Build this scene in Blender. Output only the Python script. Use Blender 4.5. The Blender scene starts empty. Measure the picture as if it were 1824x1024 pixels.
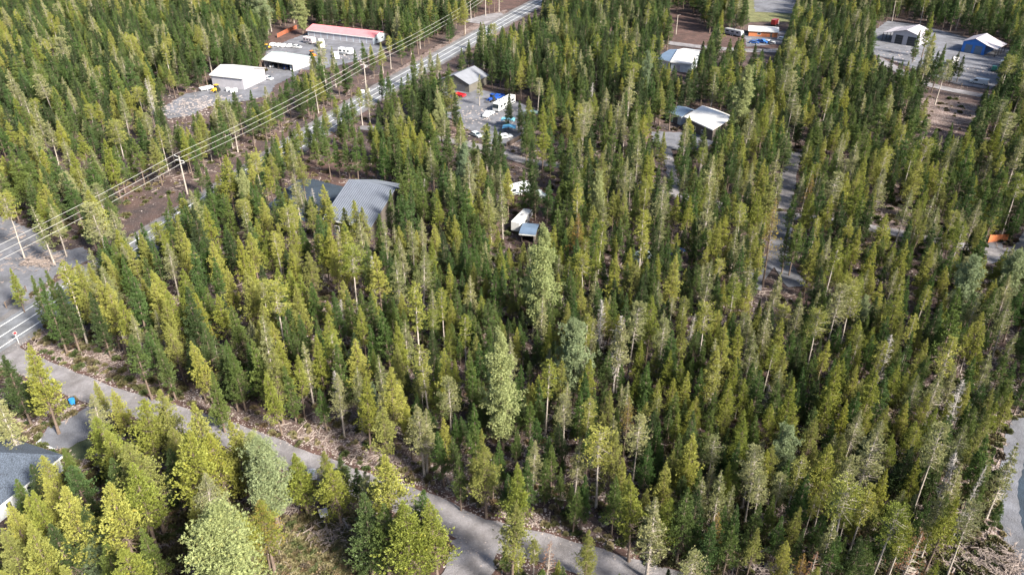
import bpy, bmesh, math, random
import numpy as np
from mathutils import Vector, Matrix

# ---------------------------------------------------------------- camera, sky, sun, exposure
FPX, PITCH, CAMH = 1400.0, 31.0, 90.0
scene = bpy.context.scene
COL = scene.collection
cd = bpy.data.cameras.new("camera")
cd.sensor_width = 36.0
cd.lens = FPX / 1824 * 36.0
cd.clip_start = 0.5
cd.clip_end = 6000
cam = bpy.data.objects.new("camera", cd)
COL.objects.link(cam)
cam.location = (0, 0, CAMH)
cam.rotation_euler = (math.radians(90 - PITCH), 0, 0)
scene.camera = cam

SUN_EL, SUN_AZ = 37.0, 132.0          # azimuth clockwise from +Y (view direction)
w = bpy.data.worlds.new("World")
scene.world = w
w.use_nodes = True
nt = w.node_tree
bg = nt.nodes["Background"]
sky = nt.nodes.new("ShaderNodeTexSky")
sky.sky_type = 'NISHITA'
sky.sun_disc = False
sky.sun_elevation = math.radians(SUN_EL)
sky.sun_rotation = math.radians(SUN_AZ)
sky.air_density = 1.0
sky.dust_density = 1.5
nt.links.new(sky.outputs[0], bg.inputs[0])
bg.inputs[1].default_value = 0.08
sd = bpy.data.lights.new("sun", 'SUN')
sd.energy = 5.0
sd.angle = math.radians(10.0)
sd.color = (1.0, 0.93, 0.80)
sun = bpy.data.objects.new("sun", sd)
COL.objects.link(sun)
_a, _e = math.radians(SUN_AZ), math.radians(SUN_EL)
sdir = Vector((math.sin(_a) * math.cos(_e), math.cos(_a) * math.cos(_e), math.sin(_e)))
sun.rotation_euler = sdir.to_track_quat('Z', 'Y').to_euler()
sun.location = (60, -60, 200)
scene.view_settings.view_transform = 'Standard'
scene.view_settings.look = 'None'
scene.view_settings.exposure = 1.44
scene.view_settings.gamma = 1.0

rnd = random.Random(7)
NR = np.random.RandomState(11)
SP, CP = math.sin(math.radians(PITCH)), math.cos(math.radians(PITCH))

def G(x, y, z=0.0):
    """photo pixel -> point of the world at height z"""
    u, v = (x - 912) / FPX, (y - 512) / FPX
    dz = -(SP + v * CP); dy = CP - v * SP
    t = (z - CAMH) / dz
    return Vector((u * t, dy * t, z))

def P(X):
    x, y, z = X[0], X[1], X[2] - CAMH
    d = y * CP - z * SP
    return 912 + FPX * x / d, 512 - FPX * (y * SP + z * CP) / d, d

# ---------------------------------------------------------------- object helpers
def tag(o, label=None, cat=None, group=None, kind=None):
    if label: o["label"] = label
    if cat: o["category"] = cat
    if group: o["group"] = group
    if kind: o["kind"] = kind
    return o

def thing(name, label, cat, loc=(0, 0, 0), rz=0.0, group=None):
    o = bpy.data.objects.new(name, None)
    o.empty_display_size = 0.5
    COL.objects.link(o)
    o.location = loc
    o.rotation_euler = (0, 0, rz)
    return tag(o, label, cat, group)

def mesh_obj(name, verts, faces, mats, parent=None, mi=None, smooth=False):
    me = bpy.data.meshes.new(name)
    me.from_pydata([tuple(v) for v in verts], [], [tuple(f) for f in faces])
    if not isinstance(mats, (list, tuple)): mats = [mats]
    for m in mats: me.materials.append(m)
    if mi is not None: me.polygons.foreach_set("material_index", mi)
    if smooth: me.polygons.foreach_set("use_smooth", [True] * len(me.polygons))
    me.update()
    o = bpy.data.objects.new(name, me)
    COL.objects.link(o)
    if parent: o.parent = parent
    return o

class MB:
    """collects simple solids and links them as ONE mesh object"""
    def __init__(s): s.v = []; s.f = []
    def add(s, vs, fs):
        n = len(s.v); s.v += [Vector(p) for p in vs]; s.f += [[i + n for i in f] for f in fs]; return s
    def box(s, x0, x1, y0, y1, z0, z1):
        return s.add([(x0,y0,z0),(x1,y0,z0),(x1,y1,z0),(x0,y1,z0),(x0,y0,z1),(x1,y0,z1),(x1,y1,z1),(x0,y1,z1)],
                     [(0,3,2,1),(4,5,6,7),(0,1,5,4),(1,2,6,5),(2,3,7,6),(3,0,4,7)])
    def prism(s, pts, y0, y1):
        """profile in x,z swept along y"""
        n = len(pts)
        return s.add([(p[0], y0, p[1]) for p in pts] + [(p[0], y1, p[1]) for p in pts],
                     [tuple(range(n)), tuple(range(2*n-1, n-1, -1))] + [((i+1) % n, i, n+i, n+(i+1) % n) for i in range(n)])
    def slab(s, quad, t):
        """a quad with thickness t downwards"""
        q = [Vector(p) for p in quad]
        return s.add(q + [p - Vector((0,0,t)) for p in q], [(0,1,2,3),(7,6,5,4),(1,0,4,5),(2,1,5,6),(3,2,6,7),(0,3,7,4)])
    def tube(s, a, b, r0, r1=None, n=6):
        a = Vector(a); b = Vector(b); r1 = r0 if r1 is None else r1
        d = (b - a).normalized(); u = d.orthogonal().normalized(); v = d.cross(u)
        vs = []
        for p, r in ((a, r0), (b, r1)):
            for i in range(n):
                t = 2 * math.pi * i / n
                vs.append(p + (u * math.cos(t) + v * math.sin(t)) * r)
        return s.add(vs, [(i, (i+1) % n, n+(i+1) % n, n+i) for i in range(n)] + [tuple(range(n-1, -1, -1)), tuple(range(n, 2*n))])
    def build(s, name, m, parent=None, bevel=0.0, smooth=False):
        o = mesh_obj(name, s.v, s.f, m, parent, smooth=smooth)
        if bevel:
            b = o.modifiers.new("bevel", 'BEVEL'); b.width = bevel; b.segments = 2; b.limit_method = 'ANGLE'
        return o

# ---------------------------------------------------------------- materials
def new_mat(name):
    m = bpy.data.materials.new(name); m.use_nodes = True
    return m, m.node_tree, m.node_tree.nodes["Principled BSDF"]

def N(nt, typ, **kw):
    n = nt.nodes.new(typ)
    for k, v in kw.items():
        if hasattr(n, k): setattr(n, k, v)
        else: n.inputs[k].default_value = v
    return n

def ramp(nt, fac, stops, interp='LINEAR'):
    r = nt.nodes.new("ShaderNodeValToRGB"); r.color_ramp.interpolation = interp
    e = r.color_ramp.elements
    while len(e) < len(stops): e.new(0.5)
    for i, (p, c) in enumerate(stops):
        e[i].position = p; e[i].color = (*c, 1) if len(c) == 3 else c
    nt.links.new(fac, r.inputs[0]); return r.outputs[0]

def mix(nt, a, b, fac, mode='MIX'):
    m = nt.nodes.new("ShaderNodeMix"); m.data_type = 'RGBA'; m.blend_type = mode
    for s, v in ((m.inputs[0], fac), (m.inputs[6], a), (m.inputs[7], b)):
        if isinstance(v, (int, float)): s.default_value = v
        elif isinstance(v, tuple): s.default_value = (*v, 1)
        else: nt.links.new(v, s)
    return m.outputs[2]

def noise(nt, scale, detail=4, rough=0.6, coord=None, dim='3D'):
    n = nt.nodes.new("ShaderNodeTexNoise"); n.inputs["Scale"].default_value = scale
    n.inputs["Detail"].default_value = detail; n.inputs["Roughness"].default_value = rough
    if coord is not None: nt.links.new(coord, n.inputs["Vector"])
    return n.outputs["Fac"]

def wpos(nt):
    return nt.nodes.new("ShaderNodeNewGeometry").outputs["Position"]

def solid(name, c, rough=0.6, var=0.25, scale=0.8, metal=0.0, bump=0.0):
    m, nt, b = new_mat(name)
    p = N(nt, "ShaderNodeTexCoord").outputs["Object"]
    n = noise(nt, scale, 5, 0.65, p)
    lo = tuple(x * (1 - var) for x in c); hi = tuple(min(1, x * (1 + var * .6)) for x in c)
    nt.links.new(ramp(nt, n, [(0.3, lo), (0.7, hi)]), b.inputs["Base Color"])
    b.inputs["Roughness"].default_value = rough; b.inputs["Metallic"].default_value = metal
    if bump:
        bn = N(nt, "ShaderNodeBump"); bn.inputs["Strength"].default_value = bump; bn.inputs["Distance"].default_value = 0.05
        nt.links.new(noise(nt, scale * 12, 3, 0.6, p), bn.inputs["Height"]); nt.links.new(bn.outputs[0], b.inputs["Normal"])
    return m

def paint(name, c, rough=0.35):
    m = solid(name, c, rough, 0.1, 1.5); return m

def ground_mat(name, base, lo, pale, pale_amt, scale=0.35, fine=5.0, tracks=None):
    """soil / gravel: large patches of two tones with pale stones strewn through"""
    m, nt, b = new_mat(name)
    p = wpos(nt)
    big = noise(nt, scale, 6, 0.65, p)
    c = mix(nt, lo, base, ramp(nt, big, [(0.36, (0,0,0)), (0.64, (1,1,1))]))
    mid = noise(nt, fine * .35, 5, 0.75, p)
    c = mix(nt, c, (0.5, 0.5, 0.5), ramp(nt, mid, [(0.3, (0.45,)*3), (0.7, (0,)*3)]), 'MULTIPLY')
    if pale_amt > 0:
        v = nt.nodes.new("ShaderNodeTexVoronoi"); v.inputs["Scale"].default_value = fine * .5
        nt.links.new(p, v.inputs["Vector"])
        vm = ramp(nt, v.outputs["Distance"], [(0.18, (1,1,1)), (0.42, (0,0,0))])
        pm = ramp(nt, noise(nt, fine * .22, 4, 0.7, p), [(0.62 - .25 * pale_amt, (0,0,0)), (0.72 - .2 * pale_amt, (1,1,1))])
        c = mix(nt, c, pale, mix(nt, vm, pm, 1.0, 'MULTIPLY'))
    wv = mix(nt, (.70,.68,.66), (1.2,1.2,1.21), ramp(nt, noise(nt, .16, 5, .7, p), [(.35,(0,0,0)),(.65,(1,1,1))]))
    c = mix(nt, c, wv, 1.0, 'MULTIPLY')
    nt.links.new(c, b.inputs["Base Color"])
    b.inputs["Roughness"].default_value = 0.95
    bn = N(nt, "ShaderNodeBump"); bn.inputs["Strength"].default_value = 0.8; bn.inputs["Distance"].default_value = 0.25
    nt.links.new(noise(nt, fine * .5, 5, 0.75, p), bn.inputs["Height"]); nt.links.new(bn.outputs[0], b.inputs["Normal"])
    return m

def needle_mat(name, stops, hue_spread=1.0, transl=0.15):
    """foliage: colour differs from tree to tree and from tuft to tuft"""
    m, nt, b = new_mat(name)
    oi = nt.nodes.new("ShaderNodeObjectInfo").outputs["Random"]
    isl = nt.nodes.new("ShaderNodeNewGeometry").outputs["Random Per Island"]
    c = ramp(nt, oi, [(i / max(1, len(stops) - 1), s) for i, s in enumerate(stops)])
    tv = ramp(nt, isl, [(0.0, (0.78, 0.80, 0.8)), (0.5, (0.98, 0.98, 0.96)), (0.95, (1.15, 1.14, 1.08)), (1.0, (1.3, 1.1, .95))])
    c = mix(nt, c, tv, 1.0, 'MULTIPLY')
    nt.links.new(c, b.inputs["Base Color"])
    b.inputs["Roughness"].default_value = 0.55
    b.inputs["Specular IOR Level"].default_value = 0.3
    tr = nt.nodes.new("ShaderNodeBsdfTranslucent"); nt.links.new(c, tr.inputs["Color"])
    ms = nt.nodes.new("ShaderNodeMixShader"); ms.inputs[0].default_value = transl
    nt.links.new(b.outputs[0], ms.inputs[1]); nt.links.new(tr.outputs[0], ms.inputs[2])
    nt.links.new(ms.outputs[0], nt.nodes["Material Output"].inputs[0])
    return m

M = {}
M['green'] = needle_mat("needles green", [(.062,.118,.034),(.098,.158,.042),(.074,.128,.044),(.150,.195,.050),(.088,.128,.046),(.125,.178,.046)])
M['yellow'] = needle_mat("needles yellow green", [(.275,.29,.060),(.21,.25,.050),(.36,.36,.090),(.24,.255,.080),(.31,.32,.062)])
M['dark'] = needle_mat("needles dark", [(.052,.085,.032),(.066,.100,.036),(.058,.084,.038)])
M['grey'] = needle_mat("needles sparse olive", [(.25,.26,.13),(.31,.31,.15),(.21,.235,.10),(.34,.34,.16)])
M['orange'] = needle_mat("needles orange", [(.30,.20,.055),(.27,.215,.06),(.32,.23,.065)])
M['rust'] = needle_mat("needles rust", [(.30,.15,.09),(.34,.19,.12)])
M['blue'] = needle_mat("needles blue green", [(.21,.26,.14),(.25,.295,.15),(.18,.24,.14)])
M['pale'] = needle_mat("needles pale green", [(.28,.32,.135),(.32,.345,.155)])
M['bark'] = solid("bark", (.17,.125,.10), .95, .4, 3.0, bump=.5)
M['palebark'] = solid("pale bark", (.40,.35,.31), .95, .3, 3.0, bump=.5)
M['deadwood'] = solid("bleached dead wood", (.37,.34,.32), .95, .3, 3.0, bump=.4)
M['duff'] = ground_mat("forest floor", (.115,.070,.060), (.045,.034,.036), (.36,.30,.28), .45, .12, 6.0)
M['rubble'] = ground_mat("stony verge", (.20,.145,.13), (.10,.065,.058), (.44,.38,.36), 1.2, .3, 6.0)
M['redsoil'] = ground_mat("red brown soil", (.115,.062,.052), (.065,.038,.034), (.30,.23,.20), .3, .4, 6.0)
M['gravel'] = ground_mat("grey gravel", (.19,.195,.225), (.13,.135,.16), (.34,.34,.37), .1, .18, 9.0)
M['dirtroad'] = ground_mat("gravel road", (.275,.262,.28), (.19,.18,.192), (.40,.38,.39), .08, .30, 9.0)
M['asphalt'] = ground_mat("worn asphalt", (.21,.22,.245), (.17,.18,.205), (.3,.3,.3), 0, .2, 9.0)
M['shoulder'] = ground_mat("road shoulder", (.19,.185,.195), (.14,.13,.135), (.36,.33,.32), .4, .4, 8.0)
M['shadeasphalt'] = ground_mat("dark asphalt", (.035,.055,.085), (.028,.045,.07), (.1,.1,.1), 0, .3, 9.0)  # asphalt lying in shade: the blue shade is put into the base colour
M['lawn'] = ground_mat("lawn", (.075,.095,.045), (.05,.07,.035), (.2,.18,.1), .1, .4, 7.0)
M['meadow'] = ground_mat("rough grass", (.20,.19,.085), (.10,.12,.05), (.33,.27,.15), .3, .5, 5.0)
M['line'] = solid("road paint", (.75,.76,.76), .7, .3, 2.0)
M['stone'] = solid("stones", (.36,.31,.295), .9, .45, 1.2)
M['twig'] = solid("dead branches", (.33,.27,.245), .95, .4, 1.5)
# ================================================================ tree meshes (metres; local z up, base at 0)
def tuft_arrays(cen, dirs, size, width, k, rs):
    """leafy tufts: k blades per tuft sharing a root vertex. cen,dirs (n,3)"""
    n = len(cen)
    r = rs.normal(size=(n, k, 3)); r /= np.linalg.norm(r, axis=2, keepdims=True)
    d = dirs[:, None, :] * 1.0 + r * 0.55
    d /= np.linalg.norm(d, axis=2, keepdims=True)
    s = rs.normal(size=(n, k, 3)); s = np.cross(d, s); s /= np.linalg.norm(s, axis=2, keepdims=True) + 1e-9
    L = size[:, None, None] * rs.uniform(.65, 1.15, (n, k, 1)); W = L * width
    mid = cen[:, None, :] + d * L * .6
    a = mid + s * W; b = mid - s * W; tip = cen[:, None, :] + d * L
    V = np.concatenate([cen[:, None, :], np.stack([a, tip, b], 2).reshape(n, 3 * k, 3)], 1)   # 1+3k per tuft
    base = (np.arange(n) * (1 + 3 * k))[:, None]
    j = np.arange(k)[None, :] * 3
    F = np.stack([np.broadcast_to(base, (n, k)), base + 1 + j, base + 2 + j, base + 3 + j], 2).reshape(-1, 4)
    return V.reshape(-1, 3), F

def branch_tri(a, b, r, rs):
    """thin three-sided sticks from a to b (n,3)"""
    n = len(a); d = b - a; d = d / (np.linalg.norm(d, axis=1, keepdims=True) + 1e-9)
    u = np.cross(d, np.array([0, 0, 1.0])); u /= np.linalg.norm(u, axis=1, keepdims=True) + 1e-9
    v = np.cross(d, u); V = []
    for k in range(3):
        t = 2 * math.pi * k / 3; V.append(a + (u * math.cos(t) + v * math.sin(t)) * r[:, None])
    V.append(b); V = np.stack(V, 1).reshape(-1, 3)
    base = np.arange(n) * 4
    F = np.concatenate([np.stack([base + i, base + (i + 1) % 3, base + 3], 1) for i in range(3)])
    return V, F

def pack(name, V, F, mat):
    me = bpy.data.meshes.new(name)
    V = np.concatenate(V); fs = []; off = 0
    me.vertices.add(len(V)); me.vertices.foreach_set("co", V.astype(np.float32).ravel())
    F = [f.tolist() for blk in F for f in blk]
    tot = [len(f) for f in F]; st = np.concatenate([[0], np.cumsum(tot)[:-1]])
    me.loops.add(sum(tot)); me.polygons.add(len(F))
    me.loops.foreach_set("vertex_index", np.concatenate([np.array(f) for f in F]).astype(np.int32))
    me.polygons.foreach_set("loop_start", st.astype(np.int32)); me.polygons.foreach_set("loop_total", np.array(tot, np.int32))
    me.materials.append(mat); me.update(calc_edges=True); me.validate()
    return me

def make_tree(seed, H, R, cb, form='cone', nb=120, ts=.285, bare=0.0, crook=.25, tuftk=7, per=7, tr=None, dead=30, foxtail=0):
    """returns trunk arrays and crown arrays. cb = height of crown base as a share of H; form gives the crown's profile"""
    rs = np.random.RandomState(seed)
    tr = tr or H * .0105
    # trunk as a gently crooked tapering tube
    nz = 9; zz = np.linspace(0, H * .985, nz)
    cx = np.cumsum(rs.normal(0, crook * .12, nz)) * (zz / H); cy = np.cumsum(rs.normal(0, crook * .12, nz)) * (zz / H)
    TV = []; TF = []; ns = 7
    for i, z in enumerate(zz):
        r = tr * (1 - z / H) ** .85 + .015
        if i == 0: r *= 1.35
        for k in range(ns):
            t = 2 * math.pi * k / ns
            TV.append((cx[i] + r * math.cos(t), cy[i] + r * math.sin(t), z))
    for i in range(nz - 1):
        for k in range(ns):
            TF.append((i*ns+k, i*ns+(k+1) % ns, (i+1)*ns+(k+1) % ns, (i+1)*ns+k))
    TV = np.array(TV); TF = np.array(TF)
    tx = lambda z: np.stack([np.interp(z, zz, cx), np.interp(z, zz, cy)], -1)
    # branches
    t = np.sort(rs.uniform(0, 1, nb)); t = t ** .92
    az = np.arange(nb) * 2.399963 + rs.normal(0, .5, nb)
    if form == 'cone': prof = (1 - t) ** .90 * (0.45 + .55 * np.minimum(1, t / .15)) * 1.13 + .015
    elif form == 'round': prof = np.sqrt(np.clip(1 - (t * 1.0 - .35) ** 2 / .46, 0.02, 1))
    elif form == 'ponderosa': prof = (1 - t ** 1.7) ** .62 * (0.55 + .45 * np.minimum(1, t / .25)) + .05
    elif form == 'sparse': prof = (1 - t) ** .55 * (0.25 + .75 * np.minimum(1, t / .45)) + .05
    # lobes: some sectors and whorls of the crown bulge, others are missing
    k_ = 1.7 if form == 'ponderosa' else 1.0
    lob = 1 + k_ * (.22 * np.sin(az * 2 + seed) * np.sin(t * 17 + seed * 1.7) + .14 * np.sin(az * 3 - t * 11))
    L = R * prof * lob * rs.uniform(.68, 1.12, nb)
    z0 = H * (cb + (1 - cb) * t * .985)
    el = np.radians(0 + 48 * t ** 1.1 + rs.normal(0, 9, nb))
    if form == 'ponderosa': el = np.radians(2 + 50 * t + rs.normal(0, 9, nb))
    hd = np.stack([np.cos(az), np.sin(az)], 1)
    a = np.concatenate([tx(z0), z0[:, None]], 1)
    b = a.copy(); b[:, :2] += hd * L[:, None]; b[:, 2] += L * np.tan(el) * .8
    b[:, 2] = np.minimum(b[:, 2], H * (1.0 if form in ('round', 'ponderosa') else 1.03))
    BV, BF = branch_tri(a, b, .018 + L * .012, rs)
    V = [TV]; F = [TF]; off = len(TV)
    V.append(BV); F.append(BF + off); off += len(BV)
    if dead:                              # dry snags of branches below the crown
        zt = rs.uniform(H * max(.04, cb - .4), H * (cb + .12), dead); da = rs.uniform(0, 6.28, dead); dl = R * rs.uniform(.2, .62, dead)
        a2 = np.concatenate([tx(zt), zt[:, None]], 1); b2 = a2 + np.stack([np.cos(da) * dl, np.sin(da) * dl, dl * rs.uniform(-.5, .15, dead)], 1)
        DV, DF = branch_tri(a2, b2, np.full(dead, .022), rs); V.append(DV); F.append(DF + off); off += len(DV)
    # tufts along outer part of each branch
    keep = rs.uniform(0, 1, nb) > np.maximum(bare, .62 - 1.6 * t if form == 'cone' else 0)
    a_, b_, L_, t_ = a[keep], b[keep], L[keep], t[keep]
    u = rs.uniform(.30, 1.04, (len(a_), per)); u[:, 0] = 1.0
    cen = a_[:, None, :] + (b_ - a_)[:, None, :] * u[:, :, None]
    sp = (L_[:, None] * .20 + .05) * (1.1 - .5 * u)
    cen = cen + rs.normal(size=cen.shape) * sp[:, :, None] * np.array([1, 1, .55])
    d = (b_ - a_); d /= np.linalg.norm(d, axis=1, keepdims=True) + 1e-9
    d = np.repeat(d[:, None, :], per, 1) * .7 + np.array([0, 0, 1.1])
    d /= np.linalg.norm(d, axis=2, keepdims=True)
    cen = cen.reshape(-1, 3); d = d.reshape(-1, 3)
    if form == 'ponderosa' and foxtail:      # needles gathered in rounded brushes at the branch ends
        q = rs.normal(size=(len(cen), foxtail, 3)); q /= np.linalg.norm(q, axis=2, keepdims=True); q[:, :, 2] += .35
        cen = (cen[:, None, :] + q * .16).reshape(-1, 3); d = q.reshape(-1, 3); d /= np.linalg.norm(d, axis=1, keepdims=True)
    per = len(cen) // len(a_)
    sz = ts * rs.uniform(.7, 1.25, len(cen)) * np.repeat(np.clip(.40 + .85 * prof[keep], .42, 1.05), per)
    CV, CF = tuft_arrays(cen, d, sz, .105, tuftk, rs)
    return V, F, CV, CF

class Variant: pass
def variant(key, bark, needles, dead_mat=None, **kw):
    V, F, CV, CF = make_tree(**kw)
    v = Variant(); v.key = key; v.H = kw['H']; v.R = kw['R']; v.cb = kw['cb']
    v.trunk = pack("trunk_" + key, V, F, M[bark]); v.crown = pack("crown_" + key, [CV], [CF], M[needles])
    return v

VAR = {}
def add_kind(k, lst): VAR[k] = lst
add_kind('g', [variant('green%d' % i, 'bark', 'green', seed=10 + i, H=h, R=r, cb=c, form='cone', nb=n, per=19) for i, (h, r, c, n) in enumerate(
    [(13, 1.75, .20, 150), (12, 1.5, .16, 140), (14, 1.85, .26, 150), (11, 1.3, .10, 140), (13, 1.95, .22, 160), (12, 1.3, .14, 130), (12, 1.6, .34, 110), (13, 1.5, .12, 120)])])
add_kind('d', [variant('dark%d' % i, 'bark', 'dark', seed=30 + i, H=h, R=r, cb=c, form='cone', nb=n, per=19) for i, (h, r, c, n) in enumerate(
    [(13, 1.9, .16, 180), (12, 1.6, .12, 170)])])
add_kind('y', [variant('yellow%d' % i, 'bark', 'yellow', seed=40 + i, H=h, R=r, cb=c, form='cone', nb=n, per=19) for i, (h, r, c, n) in enumerate(
    [(14, 2.0, .26, 160), (13, 1.65, .22, 145), (15, 2.2, .30, 170), (12, 1.5, .16, 140), (14, 1.7, .36, 120)])])
add_kind('m', [variant('pale%d' % i, 'palebark', 'grey', seed=60 + i, H=h, R=r, cb=c, form='cone', nb=n, per=16, bare=.22, dead=80) for i, (h, r, c, n) in enumerate(
    [(14, 1.7, .30, 140), (13, 1.5, .22, 130), (15, 1.9, .36, 150)])])
add_kind('t', [variant('tall%d' % i, 'palebark', 'yellow' if i else 'grey', seed=70 + i, H=h, R=r, cb=c, form=f, nb=n, per=17, ts=.27, dead=24, crook=.5) for i, (h, r, c, n, f) in enumerate(
    [(15, 1.8, .56, 80, 'round'), (15, 1.7, .52, 85, 'sparse'), (16, 2.0, .60, 90, 'round'), (14, 1.6, .5, 75, 'sparse')])])
add_kind('o', [variant('orange%d' % i, 'bark', 'orange', seed=90 + i, H=14, R=1.8, cb=.28, form='cone', nb=130, per=5) for i in range(2)])
add_kind('r', [variant('rust%d' % i, 'palebark', 'rust', seed=95 + i, H=12, R=1.9, cb=.2, form='cone', nb=110, per=4, bare=.25, dead=50) for i in range(1)])
add_kind('P', [variant('ponderosa%d' % i, 'bark', c, seed=100 + i, H=h, R=r, cb=cb, form='ponderosa', nb=n, per=9, ts=.36, tuftk=4, tr=.3, dead=10, foxtail=9) for i, (h, r, cb, n, c) in enumerate(
    [(20, 2.9, .18, 200, 'blue'), (22, 2.5, .14, 220, 'pale'), (16, 2.8, .14, 180, 'blue'), (20, 3.3, .08, 260, 'pale')])])
add_kind('p', [VAR['P'][0], VAR['P'][2]])
add_kind('q', [VAR['P'][1]])
add_kind('B', [VAR['P'][3]]); VAR['P'] = [VAR['P'][0], VAR['P'][2]]

def make_snag(seed, H, R):
    rs = np.random.RandomState(seed)
    mb = MB(); pts = []
    x = y = 0.0; n = 7
    for i in range(n + 1):
        pts.append(Vector((x, y, H * i / n))); x += rs.normal(0, .07); y += rs.normal(0, .07)
    for i in range(n): mb.tube(pts[i], pts[i+1], .15 * (1 - i / n) + .025, .15 * (1 - (i+1) / n) + .02, 6)
    br = MB()
    for k in range(150):
        t = rs.uniform(.22, .99); z = H * t; i = min(n - 1, int(t * n)); a = pts[i].lerp(pts[i+1], t * n - i)
        L = R * (1 - t) ** .5 * rs.uniform(.4, 1.1) + .15; az = rs.uniform(0, 6.28)
        m = a + Vector((math.cos(az) * L * .6, math.sin(az) * L * .6, L * rs.uniform(-.15, .25)))
        e = m + Vector((math.cos(az + rs.normal(0, .4)) * L * .45, math.sin(az + rs.normal(0, .4)) * L * .45, L * rs.uniform(-.1, .35)))
        br.tube(a, m, .035, .022, 3); br.tube(m, e, .022, .008, 3)
        for q in range(3):
            s = m.lerp(e, rs.uniform(-.6, 1)); br.tube(s, s + Vector(rs.normal(0, .26, 3)), .014, .005, 3)
    return mb, br
SN = []
for i, (h, r) in enumerate([(13, 1.4), (11, 1.2), (15, 1.7)]):
    a, b = make_snag(200 + i, h, r)
    ta = bpy.data.meshes.new("snag_trunk_mesh"); ta.from_pydata([tuple(v) for v in a.v], [], a.f); ta.materials.append(M['deadwood'])
    tb = bpy.data.meshes.new("snag_branch_mesh"); tb.from_pydata([tuple(v) for v in b.v], [], b.f); tb.materials.append(M['deadwood'])
    v = Variant(); v.key = 'snag%d' % i; v.H = h; v.R = r; v.cb = .2; v.trunk = ta; v.crown = tb; SN.append(v)
VAR['s'] = SN

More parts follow.
